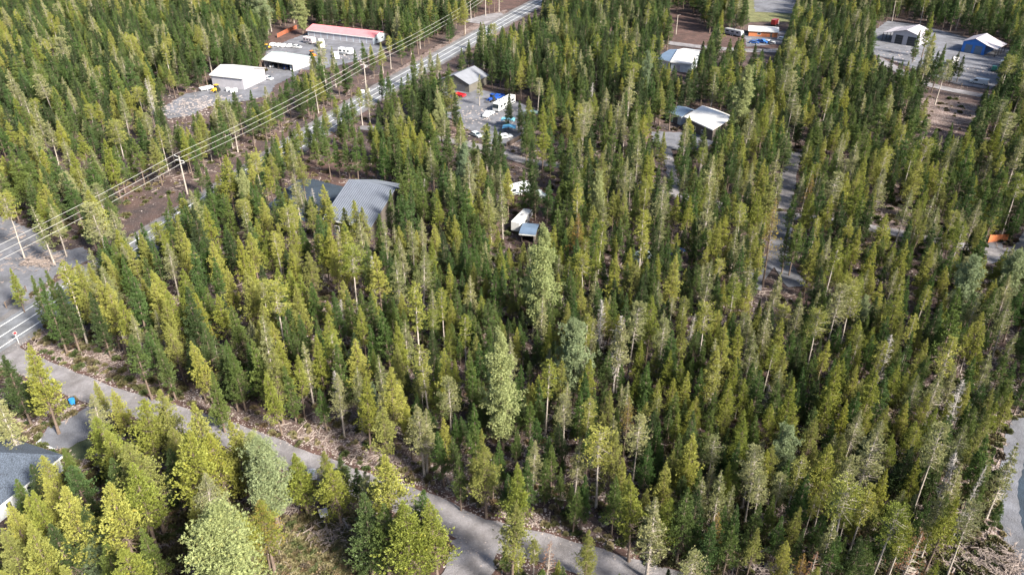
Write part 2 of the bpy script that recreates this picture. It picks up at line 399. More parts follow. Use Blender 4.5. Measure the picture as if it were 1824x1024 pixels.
# ---------------------------------------------------------------- trees read off the photograph: tip pixel, kind, height (m), width factor
NOTED = """
75 811 y 10|55 828 d 9|25 854 g 9|80 845 y 14|112 862 y 16 1.2|190 811 g 14|187 861 y 18 1.1|228 826 y 17 1.2|240 784 y 17 1.2|113 797 g 10|125 830 g 11 1.2|155 875 d 9|10 897 y 13|35 882 y 12|55 875 y 13
165 958 p 7|180 968 g 10|225 980 y 13 1.4|5 940 y 13|50 938 y 15 1.2|105 1012 y 12|8 1010 y 12|258 937 g 12|355 840 m 13 1.2|320 770 y 18 1.3|375 768 y 15 1.1|420 760 m 13|443 775 q 11|462 783 p 16 .9|338 888 y 9|388 898 y 13|424 908 y 13 1.2|372 906 B 21 .95|452 888 y 13|296 800 d 12|140 905 d 12|90 930 d 12
42 610 y 18 1.2|5 632 d 14 1.2|170 678 y 9|205 694 y 11|160 705 m 11|175 742 y 13 1.2|245 715 y 15 1.2|276 692 y 16|350 718 y 17 1.1|310 752 y 13|410 748 y 16|-12 700 m 14|190 765 y 14|100 505 d 15 1.1|70 490 g 17|55 487 g 14|85 477 g 15|106 466 t 18|130 467 y 17|172 490 y 16|175 436 g 13|193 455 y 13|185 453 y 11|220 458 g 14|200 428 g 13|235 435 y 14|270 428 g 13|270 480 y 16|318 478 y 15|350 480 g 14|400 472 y 15|378 459 g 13|425 418 y 15|440 455 y 15|378 430 y 14|345 370 y 15|310 380 y 16|325 415 y 15|360 420 g 14|240 412 g 13|205 393 g 10|178 408 y 9|290 373 g 13|298 345 g 12|365 298 g 12|395 290 g 13|428 303 q 14|400 345 g 14|365 365 y 14|455 330 g 14
185 505 y 15|270 500 y 15|300 515 y 15|290 537 y 14|325 545 g 10 .7|350 518 y 14|365 510 g 13|388 520 y 14 1.1|235 560 m 12|235 592 g 14 1.2|257 592 g 13|285 610 g 12 1.1|300 572 y 13|350 598 y 14 1.1|340 610 g 12|362 580 g 13|375 583 r 6|400 628 g 12|413 620 g 13|375 665 g 12 1.1|440 607 g 13|447 568 m 13|210 530 y 14|160 520 d 14|420 545 g 13|455 570 y 14
463 536 y 14|487 575 y 12|500 604 y 12|508 567 g 11|517 565 g 11|536 558 g 12|578 559 y 13|565 570 g 12|598 520 g 13|620 518 g 12|637 513 g 12|642 547 y 13|607 530 s 10|680 520 g 13|695 525 g 13|737 505 t 19 1.1|712 572 y 15|700 610 y 14|660 577 g 12|635 604 y 14 1.1|663 621 g 9|562 596 y 14|525 594 g 10|540 609 m 13|478 622 y 15|508 645 g 12|523 631 y 13|555 658 g 7|597 663 m 13 1.1|595 661 s 10|632 652 m 13|643 665 y 15|690 655 y 16|715 677 y 13|675 700 m 11|758 618 t 17|795 622 y 16|797 577 y 13|825 562 t 14|806 531 y 13|836 551 g 13|853 562 g 12|868 532 g 14|873 575 g 13|893 590 Q 23 .9|855 610 g 13|840 643 g 12|858 678 g 12|840 715 d 10|797 673 t 14|746 718 m 14|677 727 y 13 1.1|850 757 y 12|875 535 g 13|570 690 g 9|660 690 p 9|480 660 y 13
963 529 m 14|975 636 t 15 1.1|1030 572 P 17 .9|930 570 g 12|958 588 g 12|977 575 y 12|995 583 y 11|1014 537 y 12|1027 522 g 13|1072 535 s 13|1103 563 s 16 1.2|1108 568 m 16|1130 541 t 16|1163 527 y 16|1182 571 t 13|1140 605 y 12|1202 587 g 14|1220 530 t 12|1231 560 s 10|1262 538 t 15|1255 603 g 12|1188 623 y 13|1132 657 y 11|1172 676 y 11|1203 674 y 11|1270 612 y 15|1285 605 m 16|1297 577 y 16|1305 556 g 13|1323 579 y 13|1345 588 m 13|1310 642 y 12|1335 676 y 12|1350 630 m 12|1342 645 g 12|1088 691 y 12|1148 694 g 11|1120 706 o 12|1103 725 g 10|1098 740 m 11|1145 743 y 12|1150 716 y 11|1168 724 g 11|1008 706 t 12|1045 707 t 13|1056 696 g 12|1073 738 y 12|1193 722 g 11|1221 710 g 11|1208 732 y 12|1232 716 y 11|1265 731 g 11|1273 694 g 11|1297 727 y 11|1325 730 y 12|1343 709 y 11|959 742 g 12|930 700 d 10|1000 640 d 10
1372 537 m 14|1392 565 y 14|1450 532 g 13|1463 552 t 14|1500 510 t 16|1525 512 t 15|1545 527 p 10 .8|1580 532 y 13|1600 512 y 15|1620 520 g 13|1658 533 g 13|1531 569 y 13 1.4|1555 581 y 12|1587 598 s 12|1603 597 y 13|1608 560 y 12|1628 590 g 12|1640 620 y 12|1651 619 g 12|1672 584 g 11|1701 600 t 17 1.1|1723 515 g 18 1.1|1732 575 y 13|1747 628 y 13|1760 580 y 13|1768 625 m 12|1795 628 g 12|1808 530 m 13|1500 640 y 16|1530 650 y 12|1560 660 y 14 1.1|1586 648 g 12|1617 662 y 12|1630 663 y 12|1720 675 s 14|1733 680 y 12|1700 700 y 12|1720 755 m 14|1775 715 y 12|1655 697 y 12|1620 713 y 11|1663 725 y 13|1545 725 y 11|1512 712 y 12|1477 695 y 13|1415 673 y 14|1395 625 y 13|1435 672 g 12|1380 715 y 12|1372 685 s 6|1420 730 y 12|1440 655 g 12|1580 722 y 12
528 806 y 12 1.3|460 890 o 13 1.2|575 803 y 9|590 822 y 12 1.4|606 810 g 9|636 831 g 9|655 842 m 12 1.1|683 813 y 17 1.3|645 880 g 15 1.2|677 893 g 14|727 892 y 16 1.4|706 905 y 13|733 880 g 14|770 892 y 15 1.1|805 783 g 12|817 815 g 12|848 758 g 13|863 790 y 14 1.2|912 898 y 14 1.3|900 975 g 6 1.3|752 722 m 13
923 825 y 14 1.2|950 782 m 12|972 813 g 11|985 791 g 12|997 833 g 10|1040 838 g 13|1025 862 g 11|1030 775 m 12|1072 772 T 14 1.3|1090 768 y 14|1138 745 t 14|1099 847 g 13 1.1|1135 865 y 14 1.3|1170 883 m 15 1.3|1188 825 y 13 1.3|1200 798 y 12|1233 770 y 14 1.2|1225 820 y 12|1226 870 g 14 1.1|1275 775 t 11|1310 784 g 12|1300 820 y 12|1313 816 g 12|1288 840 m 13|1275 913 o 11|1293 898 g 11|1315 892 g 12|1307 930 g 13 1.1|1330 935 g 11|1350 937 y 13|1355 800 t 14|1348 893 g 11|1048 942 y 13|1050 998 y 5 1.3|952 963 t 9|975 965 r 8|905 845 g 11
1372 803 y 13|1408 762 p 12 .8|1400 815 g 12|1423 810 t 14|1452 878 t 9|1480 790 y 14 1.2|1565 752 m 18 1.1|1520 808 m 13 1.2|1515 868 T 15 1.2|1550 868 t 14|1585 835 y 13|1600 897 t 15|1618 930 t 13|1640 942 r 12 1.1|1700 883 y 16|1640 815 y 13|1645 905 g 12|1710 815 s 14|1712 822 m 13|1680 765 t 16|1740 900 t 13|1765 780 g 14 1.1|1755 850 g 12|1790 890 g 8|1815 790 m 14|1760 830 g 12|1395 920 g 11|1425 940 g 11|1465 908 g 11|1490 955 g 13 1.1|1433 982 o 10|1456 985 r 9|1555 1005 g 10|1525 1000 g 10|1680 820 g 12|1752 822 s 15 .5
475 290 y 13|515 250 m 15|533 274 y 13|465 350 y 14|522 305 m 13|535 320 m 13|555 335 s 9|577 328 y 15|583 350 y 13|550 350 y 13|515 352 y 13|490 400 y 13|540 390 g 13|520 398 y 13|588 405 y 15|630 355 y 14|642 387 m 15|645 368 y 13|683 388 m 14|690 338 g 13|712 310 g 13|733 298 g 13|745 297 g 12|750 332 g 12|823 257 p 18 .8|803 300 m 16 1.2|760 318 s 9|790 290 y 12|895 322 m 15 1.1|852 335 y 13|872 352 y 14|880 240 d 17|892 233 d 17|732 397 m 13|825 378 g 12|810 382 y 12|775 398 y 13|765 425 y 13|706 455 m 15 1.1|745 432 m 17|662 460 s 12|655 447 g 12|595 445 y 13|575 418 y 13|515 475 y 13|530 490 y 13|800 470 y 13|827 425 g 13|848 420 g 13|865 447 g 12|840 467 y 13|882 480 y 13
968 215 y 17 1.2|998 363 g 14|1017 272 d 14|1024 262 d 14|1045 278 y 12|960 405 Q 24 1.0|1032 378 o 15 1.1|1070 398 t 15|1068 302 q 17 .8|1097 337 y 14|1115 340 y 14|1078 350 m 13|1150 375 t 17 1.2|1230 345 y 14|1285 258 y 15|1267 275 m 17 1.1|1268 335 m 19 1.2|1280 388 y 15|1327 362 t 14|1353 343 y 13|1325 418 m 13|1345 420 y 13|1315 400 m 13|1265 460 m 14|1200 450 y 15 1.1|1097 450 y 13|1042 450 t 13|1060 480 m 11|1155 468 g 12|1320 290 m 14|1342 290 m 14
1388 355 O 20 1.0|1388 302 m 14|1430 308 m 14|1447 310 o 13|1470 328 g 14|1447 345 y 13|1483 347 y 14|1530 320 y 15 1.4|1642 275 y 17 1.1|1673 285 y 14|1622 337 m 14 1.1|1645 357 y 13|1518 382 y 12|1580 383 y 13 1.4|1532 402 y 13|1455 423 y 14|1493 428 t 15|1558 432 y 13|1615 428 y 14|1663 430 y 14|1707 383 y 13|1755 393 y 13|1757 410 g 12|1790 442 y 12|1738 456 P 15 .9|1815 445 p 13|1385 486 m 13|1505 478 y 13|1537 487 y 13|1665 480 g 13
465 -8 P 24 1.1|537 -14 Q 20 1.2|1154 92 p 19 .6|1333 118 q 22 1.1|1153 5 t 18|1058 148 s 12|260 140 s 18 .8|572 75 t 18|590 82 m 15|783 168 q 15 .9|853 132 m 11|797 113 g 14|811 165 d 13|1663 22 y 18|110 245 m 15|210 165 m 15|80 215 m 13|1180 58 y 10|905 165 d 12|930 178 d 12
2 345 t 16|60 362 m 15 1.1|88 364 m 13 1.1|178 448 y 13|15 480 y 10|1640 53 g 13|1665 58 y 14|1685 77 g 12|1641 102 d 11|1655 95 g 12|1672 90 d 12|1700 100 d 10|1709 92 d 11|1718 98 d 10|1548 92 g 12|1590 100 d 12|1605 112 g 12|1620 108 y 12|1640 118 g 11
580 245 g 12|597 243 g 12|615 247 g 12|630 245 g 13|648 248 g 12|663 246 g 12|680 244 g 13|693 247 g 12|708 250 g 12|930 300 g 13|945 295 g 14|955 305 d 13|905 300 y 13|975 320 g 13|990 330 g 13
596 172 y 11|563 200 g 11|577 190 y 11|545 215 g 11|531 217 y 11|517 228 g 11|503 232 g 11|490 238 y 11|481 242 g 11|468 250 g 11|453 262 y 11|440 268 g 11|425 280 g 11|610 205 g 10|625 215 g 10|640 225 g 10|497 150 g 12|508 140 g 13|520 124 g 13|532 140 g 12|541 128 y 13|550 150 g 12|560 135 g 12|571 140 y 11|583 128 g 12|598 112 g 13|610 105 g 13|620 112 g 12|632 90 g 12|648 72 g 12|660 78 y 11|678 75 m 12|488 165 g 12|478 172 g 12|465 185 g 12|455 175 g 11|440 180 g 11|675 117 g 13|690 128 g 12|700 150 g 13|712 138 g 13|725 150 y 12|735 90 g 14|748 98 m 14|765 88 m 13|778 95 m 12|822 85 g 13|835 70 g 12|848 78 g 11|865 58 g 12|880 65 g 12|895 45 g 12|915 55 g 12|1177 330 g 13|1190 345 g 12|1205 345 y 13|1218 335 g 12|1180 370 g 12|1195 300 g 11|1225 300 m 13|1170 225 g 12|1185 235 y 12|1215 240 g 12|1240 235 g 12|1255 225 g 11|1150 240 g 12|1410 400 g 12|1425 395 g 13|1375 330 g 13|1365 400 g 13|1415 345 g 12
"""
# ================================================================ ground, roads
def grid_sheet():
    n = 90; xs = np.sinh(np.linspace(-3.2, 3.2, n)) / math.sinh(3.2) * 2600; ys = xs + 300
    V = [(x, y, 0) for y in ys for x in xs]
    F = [(j*n+i, j*n+i+1, (j+1)*n+i+1, (j+1)*n+i) for j in range(n-1) for i in range(n-1)]
    return V, F
V_, F_ = grid_sheet()
tag(mesh_obj("ground", V_, F_, M['duff']), kind="structure")
LAYER = [0]
def nextz(): LAYER[0] += 1; return .004 * LAYER[0]
VERGE = []
YARD = []
BLOCK = []                                   # world polygons where no scattered tree may stand
def poly_w(px, z=0): return [G(x, y) for x, y in px]
def jag(pts, amp, step=1.6):
    out = []
    for i, a in enumerate(pts):
        b = pts[(i+1) % len(pts)]; n = max(1, int((b-a).length / step)); nrm = Vector((-(b-a).y, (b-a).x, 0)).normalized()
        for k in range(n):
            out.append(a.lerp(b, k / n) + nrm * (amp * rnd.uniform(-1, 1) if 0 < k < n - 1 or n < 3 else 0))
    return out
def patch(name, px, m, amp=.5, block=True, z=None):
    w_ = poly_w(px); q = jag(w_, amp * .6, .9); z = nextz() if z is None else z
    bm = bmesh.new(); vs = [bm.verts.new((p.x, p.y, z)) for p in q]
    f = bm.faces.new(vs)
    if f.normal.z < 0 or sum((a.x*b.y-b.x*a.y) for a, b in zip(q, q[1:]+q[:1])) < 0: f.normal_flip()
    bmesh.ops.triangulate(bm, faces=bm.faces[:]); bm.normal_update(); [f_.normal_flip() for f_ in bm.faces if f_.normal.z < 0]; me = bpy.data.meshes.new(name); bm.to_mesh(me); bm.free()
    me.materials.append(M[m] if isinstance(m, str) else m); o = bpy.data.objects.new(name, me); COL.objects.link(o); tag(o, kind="structure")
    if block: (VERGE if name in ('gravel_yard','soil','clearing') else BLOCK).append([(p.x, p.y) for p in w_])
    if name == 'gravel_yard': YARD.append([(p.x, p.y) for p in w_])
    return o
def smooth_line(pts, step=4.0):
    for _ in range(3):                       # corner cutting
        q = [pts[0]]
        for a, b in zip(pts, pts[1:]): q += [a.lerp(b, .25), a.lerp(b, .75)]
        pts = q + [pts[-1]]
    out = [pts[0]]; acc = 0.0
    for a, b in zip(pts, pts[1:]):
        L = (b-a).length
        while acc + L >= step:
            a = a.lerp(b, (step-acc)/L); out.append(a); L = (b-a).length; acc = 0.0
        acc += L
    return out
def strip(name, line, off0, off1, m, z, jit=0.0):
    """a strip between two offsets beside a world polyline (offset + = left of travel)"""
    n = len(line); V = []; F = []
    for i, p in enumerate(line):
        t = (line[min(n-1, i+1)] - line[max(0, i-1)]).normalized(); nn = Vector((-t.y, t.x, 0))
        V.append(p + nn * (off0 + rnd.uniform(-jit, jit)) + Vector((0, 0, z))); V.append(p + nn * (off1 + rnd.uniform(-jit, jit)) + Vector((0, 0, z)))
    for i in range(n-1):
        F.append((2*i+1, 2*i, 2*i+2, 2*i+3) if off1 < off0 else (2*i, 2*i+1, 2*i+3, 2*i+2))
    V = [tuple(v) for v in V]
    F = [tuple(reversed(f)) for f in F]
    o = mesh_obj(name, V, F, M[m]); bmm = bmesh.new(); bmm.from_mesh(o.data); bmm.normal_update()
    for f in bmm.faces:
        if f.normal.z < 0: f.normal_flip()
    bmm.to_mesh(o.data); bmm.free()
    tag(o, kind="structure"); return o
def block_line(line, half):
    for i in range(len(line)-1):
        a, b = line[i], line[i+1]; t = (b-a).normalized(); nn = Vector((-t.y, t.x, 0)) * half
        BLOCK.append([((a+nn).x, (a+nn).y), ((b+nn).x, (b+nn).y), ((b-nn).x, (b-nn).y), ((a-nn).x, (a-nn).y)])

# soil and stone patches first (lowest), then gravel, then the roads
patch("stony_verge", [(60,590),(110,575),(230,650),(330,690),(470,740),(600,770),(700,800),(860,890),(1000,930),(1120,975),(1180,1040),(1080,1030),(900,970),(780,900),(560,820),(330,735),(150,665),(60,620)], 'rubble', 1.2, False)
patch("soil", [(552,292),(600,275),(665,285),(670,312),(620,335),(545,320)], 'redsoil', 1.0)
patch("soil", [(905,345),(985,330),(1010,360),(985,420),(930,430),(900,400)], 'redsoil', 1.0)
patch("soil", [(270,395),(420,320),(520,240),(640,175),(655,185),(560,262),(430,345),(300,420)], 'rubble', 1.0, False)
patch("soil", [(640,180),(700,128),(850,40),(905,10),(890,60),(760,130),(690,180)], 'rubble', 1.0, False)
patch("soil", [(0,680),(70,690),(150,720),(140,760),(60,800),(0,770)], 'redsoil', 1.0, False)
patch("soil", [(780,955),(900,960),(900,1040),(730,1040)], 'redsoil', .8)
patch("soil", [(560,720),(640,720),(700,790),(860,800),(900,870),(780,860),(640,820),(560,800)], 'rubble', 1.0, False)
patch("soil", [(1185,28),(1225,18),(1260,60),(1390,70),(1400,85),(1250,92),(1180,72)], 'redsoil', 1.0)
patch("soil", [(1540,370),(1600,350),(1640,400),(1700,400),(1690,425),(1560,410)], 'rubble', 1.0, False)
patch("soil", [(1640,175),(1740,185),(1760,215),(1690,225),(1600,215),(1560,170),(1600,165)], 'rubble', 1.0, False)
patch("soil", [(1700,860),(1760,700),(1830,700),(1800,760),(1785,900),(1815,1040),(1640,1040)], 'rubble', 1.0, False)
patch("soil", [(870,205),(960,225),(1000,260),(1180,290),(1210,320),(1190,350),(1000,285),(900,285)], 'rubble', 1.0, False)
patch("soil", [(845,-20),(985,-20),(930,12),(850,28)], 'redsoil', 1.0)
patch("soil", [(490,52),(560,36),(570,70),(500,84),(470,80)], 'redsoil', .8)
patch("clearing", [(480,940),(640,930),(700,960),(760,1050),(470,1060),(500,985)], 'meadow', .8, False)
patch("clearing", [(1320,-10),(1420,-10),(1410,40),(1335,40)], 'meadow', .8)
patch("lawn", [(112,794),(144,777),(169,786),(165,807),(139,826)], 'lawn', .2)
patch("gravel_yard", [(-60,370),(20,392),(75,418),(95,450),(150,440),(165,462),(110,485),(60,520),(30,560),(-60,600)], 'gravel', .8)
patch("gravel_yard", [(285,195),(330,168),(380,158),(470,138),(480,112),(540,118),(528,135),(490,152),(480,170),(440,180),(370,190),(340,206),(300,212)], 'gravel', .7)
patch("gravel_yard", [(475,88),(550,58),(690,84),(670,100),(600,118),(560,126),(470,118)], 'gravel', .6)
patch("gravel_yard", [(765,168),(795,150),(880,165),(940,190),(955,215),(935,250),(880,262),(840,235),(790,205)], 'gravel', .7)
patch("gravel_yard", [(1552,60),(1580,38),(1640,45),(1810,92),(1795,130),(1765,160),(1700,150),(1640,130),(1590,108),(1552,96)], 'gravel', .7)
patch("gravel_yard", [(1160,235),(1270,238),(1275,258),(1220,270),(1165,262)], 'gravel', .8)
patch("gravel_yard", [(1340,-20),(1450,-20),(1420,25),(1345,22)], 'gravel', .8)
patch("gravel_yard", [(1325,60),(1400,56),(1400,78),(1330,84)], 'gravel', .8)
patch("gravel_yard", [(1762,430),(1786,432),(1780,470),(1755,470)], 'gravel', .5)
_D1 = dict(name="gravel_drive", px=[(170,712),(205,728),(160,778),(118,802),(70,792),(85,762),(125,745),(150,728)], m='gravel', amp=.5)
_D2 = dict(name="gravel_drive", px=[(835,958),(885,985),(868,1060),(770,1060),(795,1010),(805,960)], m='dirtroad', amp=.6)
patch("concrete_apron", [(62,791),(77,778),(112,794),(96,801)], solid("concrete", (.62,.62,.62), .8, .08, .5), .02)
patch("shaded_asphalt_drive", [(535,318),(560,320),(655,345),(640,395),(600,420),(560,400),(470,372),(500,345)], 'shadeasphalt', .15)  # drive in shadow, the shadow painted in as dark blue
patch("side_road", [(1790,775),(1805,745),(1835,740),(1960,800),(1960,1120),(1850,1120),(1812,1040),(1796,985),(1780,930),(1775,870),(1784,820)], 'gravel', .3)
patch("shaded_asphalt_drive", [(1832,800),(1960,820),(1960,1000),(1838,985),(1818,930),(1812,870)], 'shadeasphalt', .3)  # shaded stretch of the side road, shade painted as a dark blue sheet
patch("side_road", [(1835,395),(1850,395),(1835,470),(1785,500),(1780,480)], 'asphalt', .2, z=nextz())

def lane(name, px, half, m='dirtroad', jit=.25):
    ln = smooth_line([G(*q) for q in px], 2.0); strip(name, ln, half, -half, m, nextz(), jit); block_line(ln, half + .3); return ln
lane("gravel_lane", [(1418,272),(1408,300),(1402,340),(1400,378)], 2.0)
lane("gravel_lane", [(640,228),(700,232),(800,250),(880,268),(930,288),(1010,296),(1110,318),(1200,345),(1300,372),(1400,384),(1480,394),(1560,408),(1660,428),(1720,440),(1790,455),(1840,440)], 2.1)
lane("gravel_lane", [(1400,384),(1388,420),(1385,455),(1400,485),(1425,515)], 2.4, 'gravel')
lane("gravel_lane", [(1385,450),(1350,490),(1335,520)], 2.0, 'gravel')
lane("gravel_lane", [(1185,262),(1195,300),(1205,335),(1200,355)], 1.5)
lane("gravel_lane", [(1090,60),(1180,76),(1260,86),(1340,92),(1420,90)], 3.0)
lane("gravel_lane", [(1560,104),(1640,148),(1700,163),(1780,176),(1860,180)], 2.6)
lane("gravel_lane", [(845,42),(880,30),(905,28)], 7)
SIDE = smooth_line([G(*q) for q in [(-10,618),(35,645),(90,668),(150,693),(215,716),(330,748),(400,772),(470,798),(560,834),(650,866),(760,903),(850,950),(950,972),(1050,1000),(1150,1030),(1260,1062)]], 2.0)
strip("dirt_shoulder", SIDE, 3.7, -3.9, 'redsoil', nextz(), .45)
strip("gravel_road", SIDE, 2.65, -2.65, 'dirtroad', nextz(), .22)
patch(**_D1); patch(**_D2)
block_line(SIDE, 3.2)
VERGE.append([(p.x, p.y) for p in poly_w([(60,585),(100,590),(180,645),(300,690),(450,742),(560,752),(690,790),(760,860),(860,900),(960,930),(1080,985),(1130,1030),(850,950),(650,866),(470,798),(330,748),(150,693),(40,640)])])
HW = smooth_line([G(*q) for q in [(-120,682),(0,601),(69,558),(631,190),(700,150),(922,25),(957,6),(990,-12)]], 3.0)
zz_ = nextz()
strip("road_shoulder", HW, 6.2, -6.2, 'shoulder', zz_, .3)
strip("highway", HW, 4.4, -4.4, 'asphalt', nextz(), .05)
lz = nextz()
for o_ in (3.15, -3.15, 0.0):
    strip("road_marking", HW, o_ + .11, o_ - .11, 'line', lz)
block_line(HW, 5.4)
# the power line's cleared strip
PL = [G(*q) for q in [(-60,560),(97,468),(334,345),(653,165),(865,28)]]
block_line(PL, 3.0)

# ================================================================ buildings
MAT = {}
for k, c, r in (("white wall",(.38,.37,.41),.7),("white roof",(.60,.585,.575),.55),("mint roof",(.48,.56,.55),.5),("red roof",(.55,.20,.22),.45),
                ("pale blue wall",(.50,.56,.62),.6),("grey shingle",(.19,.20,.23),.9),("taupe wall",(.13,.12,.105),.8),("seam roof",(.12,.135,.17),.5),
                ("lavender roof",(.50,.46,.49),.5),("blue wall",(.02,.15,.50),.5),("orange wood",(.50,.17,.07),.8),("black door",(.03,.035,.045),.5),
                ("grey door",(.11,.11,.12),.5),("glass",(.03,.04,.05),.12),("trim",(.75,.75,.74),.5),("brown wall",(.10,.085,.075),.8),("blue roof",(.12,.17,.25),.45),
                ("glass door",(.10,.16,.24),.2),("house wall",(.55,.57,.58),.6),("dark wood",(.06,.045,.04),.9),("brown wood",(.16,.11,.085),.9),("orange fence",(.60,.20,.08),.8),("red fence",(.33,.10,.05),.85)):
    MAT[k] = solid(k, c, r, .14, .6)
def shingle(name, c):
    m, nt, b = new_mat(name); p = N(nt, "ShaderNodeTexCoord").outputs["Object"]
    n1 = noise(nt, 7, 2, .6, p); n2 = noise(nt, .5, 3, .6, p)
    col = ramp(nt, n1, [(.38, tuple(x*.55 for x in c)), (.62, tuple(x*1.5 for x in c))])
    nt.links.new(mix(nt, col, ramp(nt, n2, [(.3,(.8,.8,.8)),(.7,(1,1,1))]), 1.0, 'MULTIPLY'), b.inputs["Base Color"]); b.inputs["Roughness"].default_value = .9
    return m
MAT["shingle"] = shingle("shingle", (.062,.078,.108))

FOOT = []
def frame(A, B, zref=0.0):
    a = G(*A, zref); b = G(*B, zref); d = b - a; L = math.hypot(d.x, d.y); return a, L, math.atan2(d.y, d.x), Vector((-d.y, d.x, 0)) / L
def half_depth(A, B, R, ze, zr):
    a, L, th, n = frame(A, B, ze); r = G(*R, zr); return (r - a).dot(n)

def building(name, label, A, B, depth, he, hr, ridge, wall, roof, zref=0.0, over=.45, seam=0.0, doors=(), windows=(), hip=None, open_=None, lean=None, cat="building"):
    a, L, th, nrm = frame(A, B, zref); D = depth
    t = thing(name, label, cat, (a.x, a.y, 0), th)
    W = MB()
    def wallquad(p, q, h0, h1, peak=None):
        """upright wall slab .2 thick from p to q (xy), heights h0 (at p) h1 (at q), optional peak height in the middle"""
        p = Vector((*p, 0)); q = Vector((*q, 0)); d = (q-p).normalized(); n = Vector((-d.y, d.x, 0)) * .2
        prof = [(p, 0), (q, 0), (q, h1)] + ([((p+q)/2, peak)] if peak else []) + [(p, h0)]
        k = len(prof); vs = [v + Vector((0,0,h)) for v, h in prof] + [v + n + Vector((0,0,h)) for v, h in prof]
        W.add(vs, [tuple(range(k)), tuple(range(2*k-1, k-1, -1))] + [((i+1) % k, i, k+i, k+(i+1) % k) for i in range(k)])
    gx = ridge == 'x'
    pk = hr - .12
    e = 0.2
    if not hip:
        if not (open_ and 'front' in open_): wallquad((0,0), (L,0), he, he, None if gx else pk)
        if not (open_ and 'back' in open_): wallquad((L,D), (0,D), he, he, None if gx else pk)
        if not (open_ and 'left' in open_): wallquad((0,D-e), (0,e), he, he, pk if gx else None)
        if not (open_ and 'right' in open_): wallquad((L,e), (L,D-e), he, he, pk if gx else None)
    else:
        wallquad((0,0), (L,0), he, he); wallquad((L,D), (0,D), he, he); wallquad((0,D-e), (0,e), he, he); wallquad((L,e), (L,D-e), he, he)
    if W.v: W.build("wall", MAT[wall], t)
    if open_:
        for i in range(int(L / 3.5) + 1):
            x = .15 + (L - .3) * i / max(1, int(L / 3.5))
            MB().box(x-.1, x+.1, .05, .25, 0, he).build("post", MAT["dark wood"], t)
        bs = MB()
        bs.box(0, L, .06, .22, he-.32, he-.02); bs.build("beam", MAT["dark wood"], t)
    R = MB(); o = over; T = .16
    if hip:
        ins = D / 2 * .9
        c = [(-o,-o,he-.02),(L+o,-o,he-.02),(L+o,D+o,he-.02),(-o,D+o,he-.02)]
        r0 = (ins if 'l' in hip else -o, D/2, hr); r1 = (L-ins if 'r' in hip else L+o, D/2, hr)
        v = c + [r0, r1] + [(x,y,z-T) for x,y,z in c]
        R.add(v, [(0,1,5,4),(2,3,4,5),(1,2,5),(3,0,4),(1,0,6,7),(2,1,7,8),(3,2,8,9),(0,3,9,6),(6,9,8,7)])
    elif gx:
        sl = (hr-he) / (D/2); zo = he - sl*o
        R.slab([(-o,-o,zo+T),(L+o,-o,zo+T),(L+o,D/2,hr+T),(-o,D/2,hr+T)], T)
        R.slab([(-o,D/2+.002,hr+T),(L+o,D/2+.002,hr+T),(L+o,D+o,zo+T),(-o,D+o,zo+T)], T)
        if seam:
            k = -o + .1
            while k < L + o - .1:
                for y0, y1, z0, z1 in ((-o, D/2, zo, hr), (D/2, D+o, hr, zo)):
                    R.add([(k-.14,y0,z0+T+.01),(k+.14,y0,z0+T+.01),(k+.14,y1,z1+T+.01),(k-.14,y1,z1+T+.01),(k-.07,y0,z0+T+.16),(k+.07,y0,z0+T+.16),(k+.07,y1,z1+T+.16),(k-.07,y1,z1+T+.16)],
                          [(0,1,5,4),(2,3,7,6),(4,5,6,7),(1,2,6,5),(3,0,4,7)])
                k += seam
    else:
        sl = (hr-he) / (L/2); zo = he - sl*o
        R.slab([(-o,-o,zo+T),(L/2,-o,hr+T),(L/2,D+o,hr+T),(-o,D+o,zo+T)], T)
        R.slab([(L/2+.002,-o,hr+T),(L+o,-o,zo+T),(L+o,D+o,zo+T),(L/2+.002,D+o,hr+T)], T)
        if seam:
            k = -o + .1
            while k < D + o - .1:
                for x0, x1, z0, z1 in ((-o, L/2, zo, hr), (L/2, L+o, hr, zo)):
                    R.add([(x0,k-.05,z0+T+.01),(x1,k-.05,z1+T+.01),(x1,k+.05,z1+T+.01),(x0,k+.05,z0+T+.01),(x0,k-.02,z0+T+.1),(x1,k-.02,z1+T+.1),(x1,k+.02,z1+T+.1),(x0,k+.02,z0+T+.1)],
                          [(0,1,5,4),(2,3,7,6),(4,5,6,7)])
                k += seam
    R.build("roof", MAT[roof], t)
    if hip or gx:      # fascia along the front eave
        MB().box(-o, L+o, -o-.06, -o-.004, he-.34, he-.01).build("fascia", MAT["trim"], t)
    if lean:           # (side, width, low height)
        side, wd, lh = lean
        x0, x1 = (-wd, -o-.01) if side == 'l' else (L+o+.01, L+wd)
        za, zb = (lh, zo - .02) if side == 'l' else (zo - .02, lh)
        S = MB().slab([(x0,-o,za+T),(x1,-o,zb+T),(x1,D+o,zb+T),(x0,D+o,za+T)], T); S.build("lean_to_roof", MAT[roof], t)
        xo = x0+.2 if side == 'l' else x1-.2
        for i in range(4):
            y = .1 + (D-.2)*i/3; MB().box(xo-.1, xo+.1, y-.1, y+.1, 0, lh).build("post", MAT["dark wood"], t)
    def on_face(face, u0, u1, z0, z1, t_, inset):
        if face == 'front': return MB().box(u0*L, u1*L, -inset, .1, z0, z1)
        if face == 'right': return MB().box(L-.1, L+inset, u0*D, u1*D, z0, z1)
        return MB().box(-inset, .1, u0*D, u1*D, z0, z1)
    for face, u0, u1, z1, mt in doors:
        d_ = on_face(face, u0, u1, 0.02, z1, t, .04).build("garage_door", MAT[mt], t)
        n = 4
        for i in range(1, n):
            z = z1*i/n
            on_face(face, u0, u1, z-.03, z+.03, t, .065).build("panel_joint", MAT["grey door"], d_)
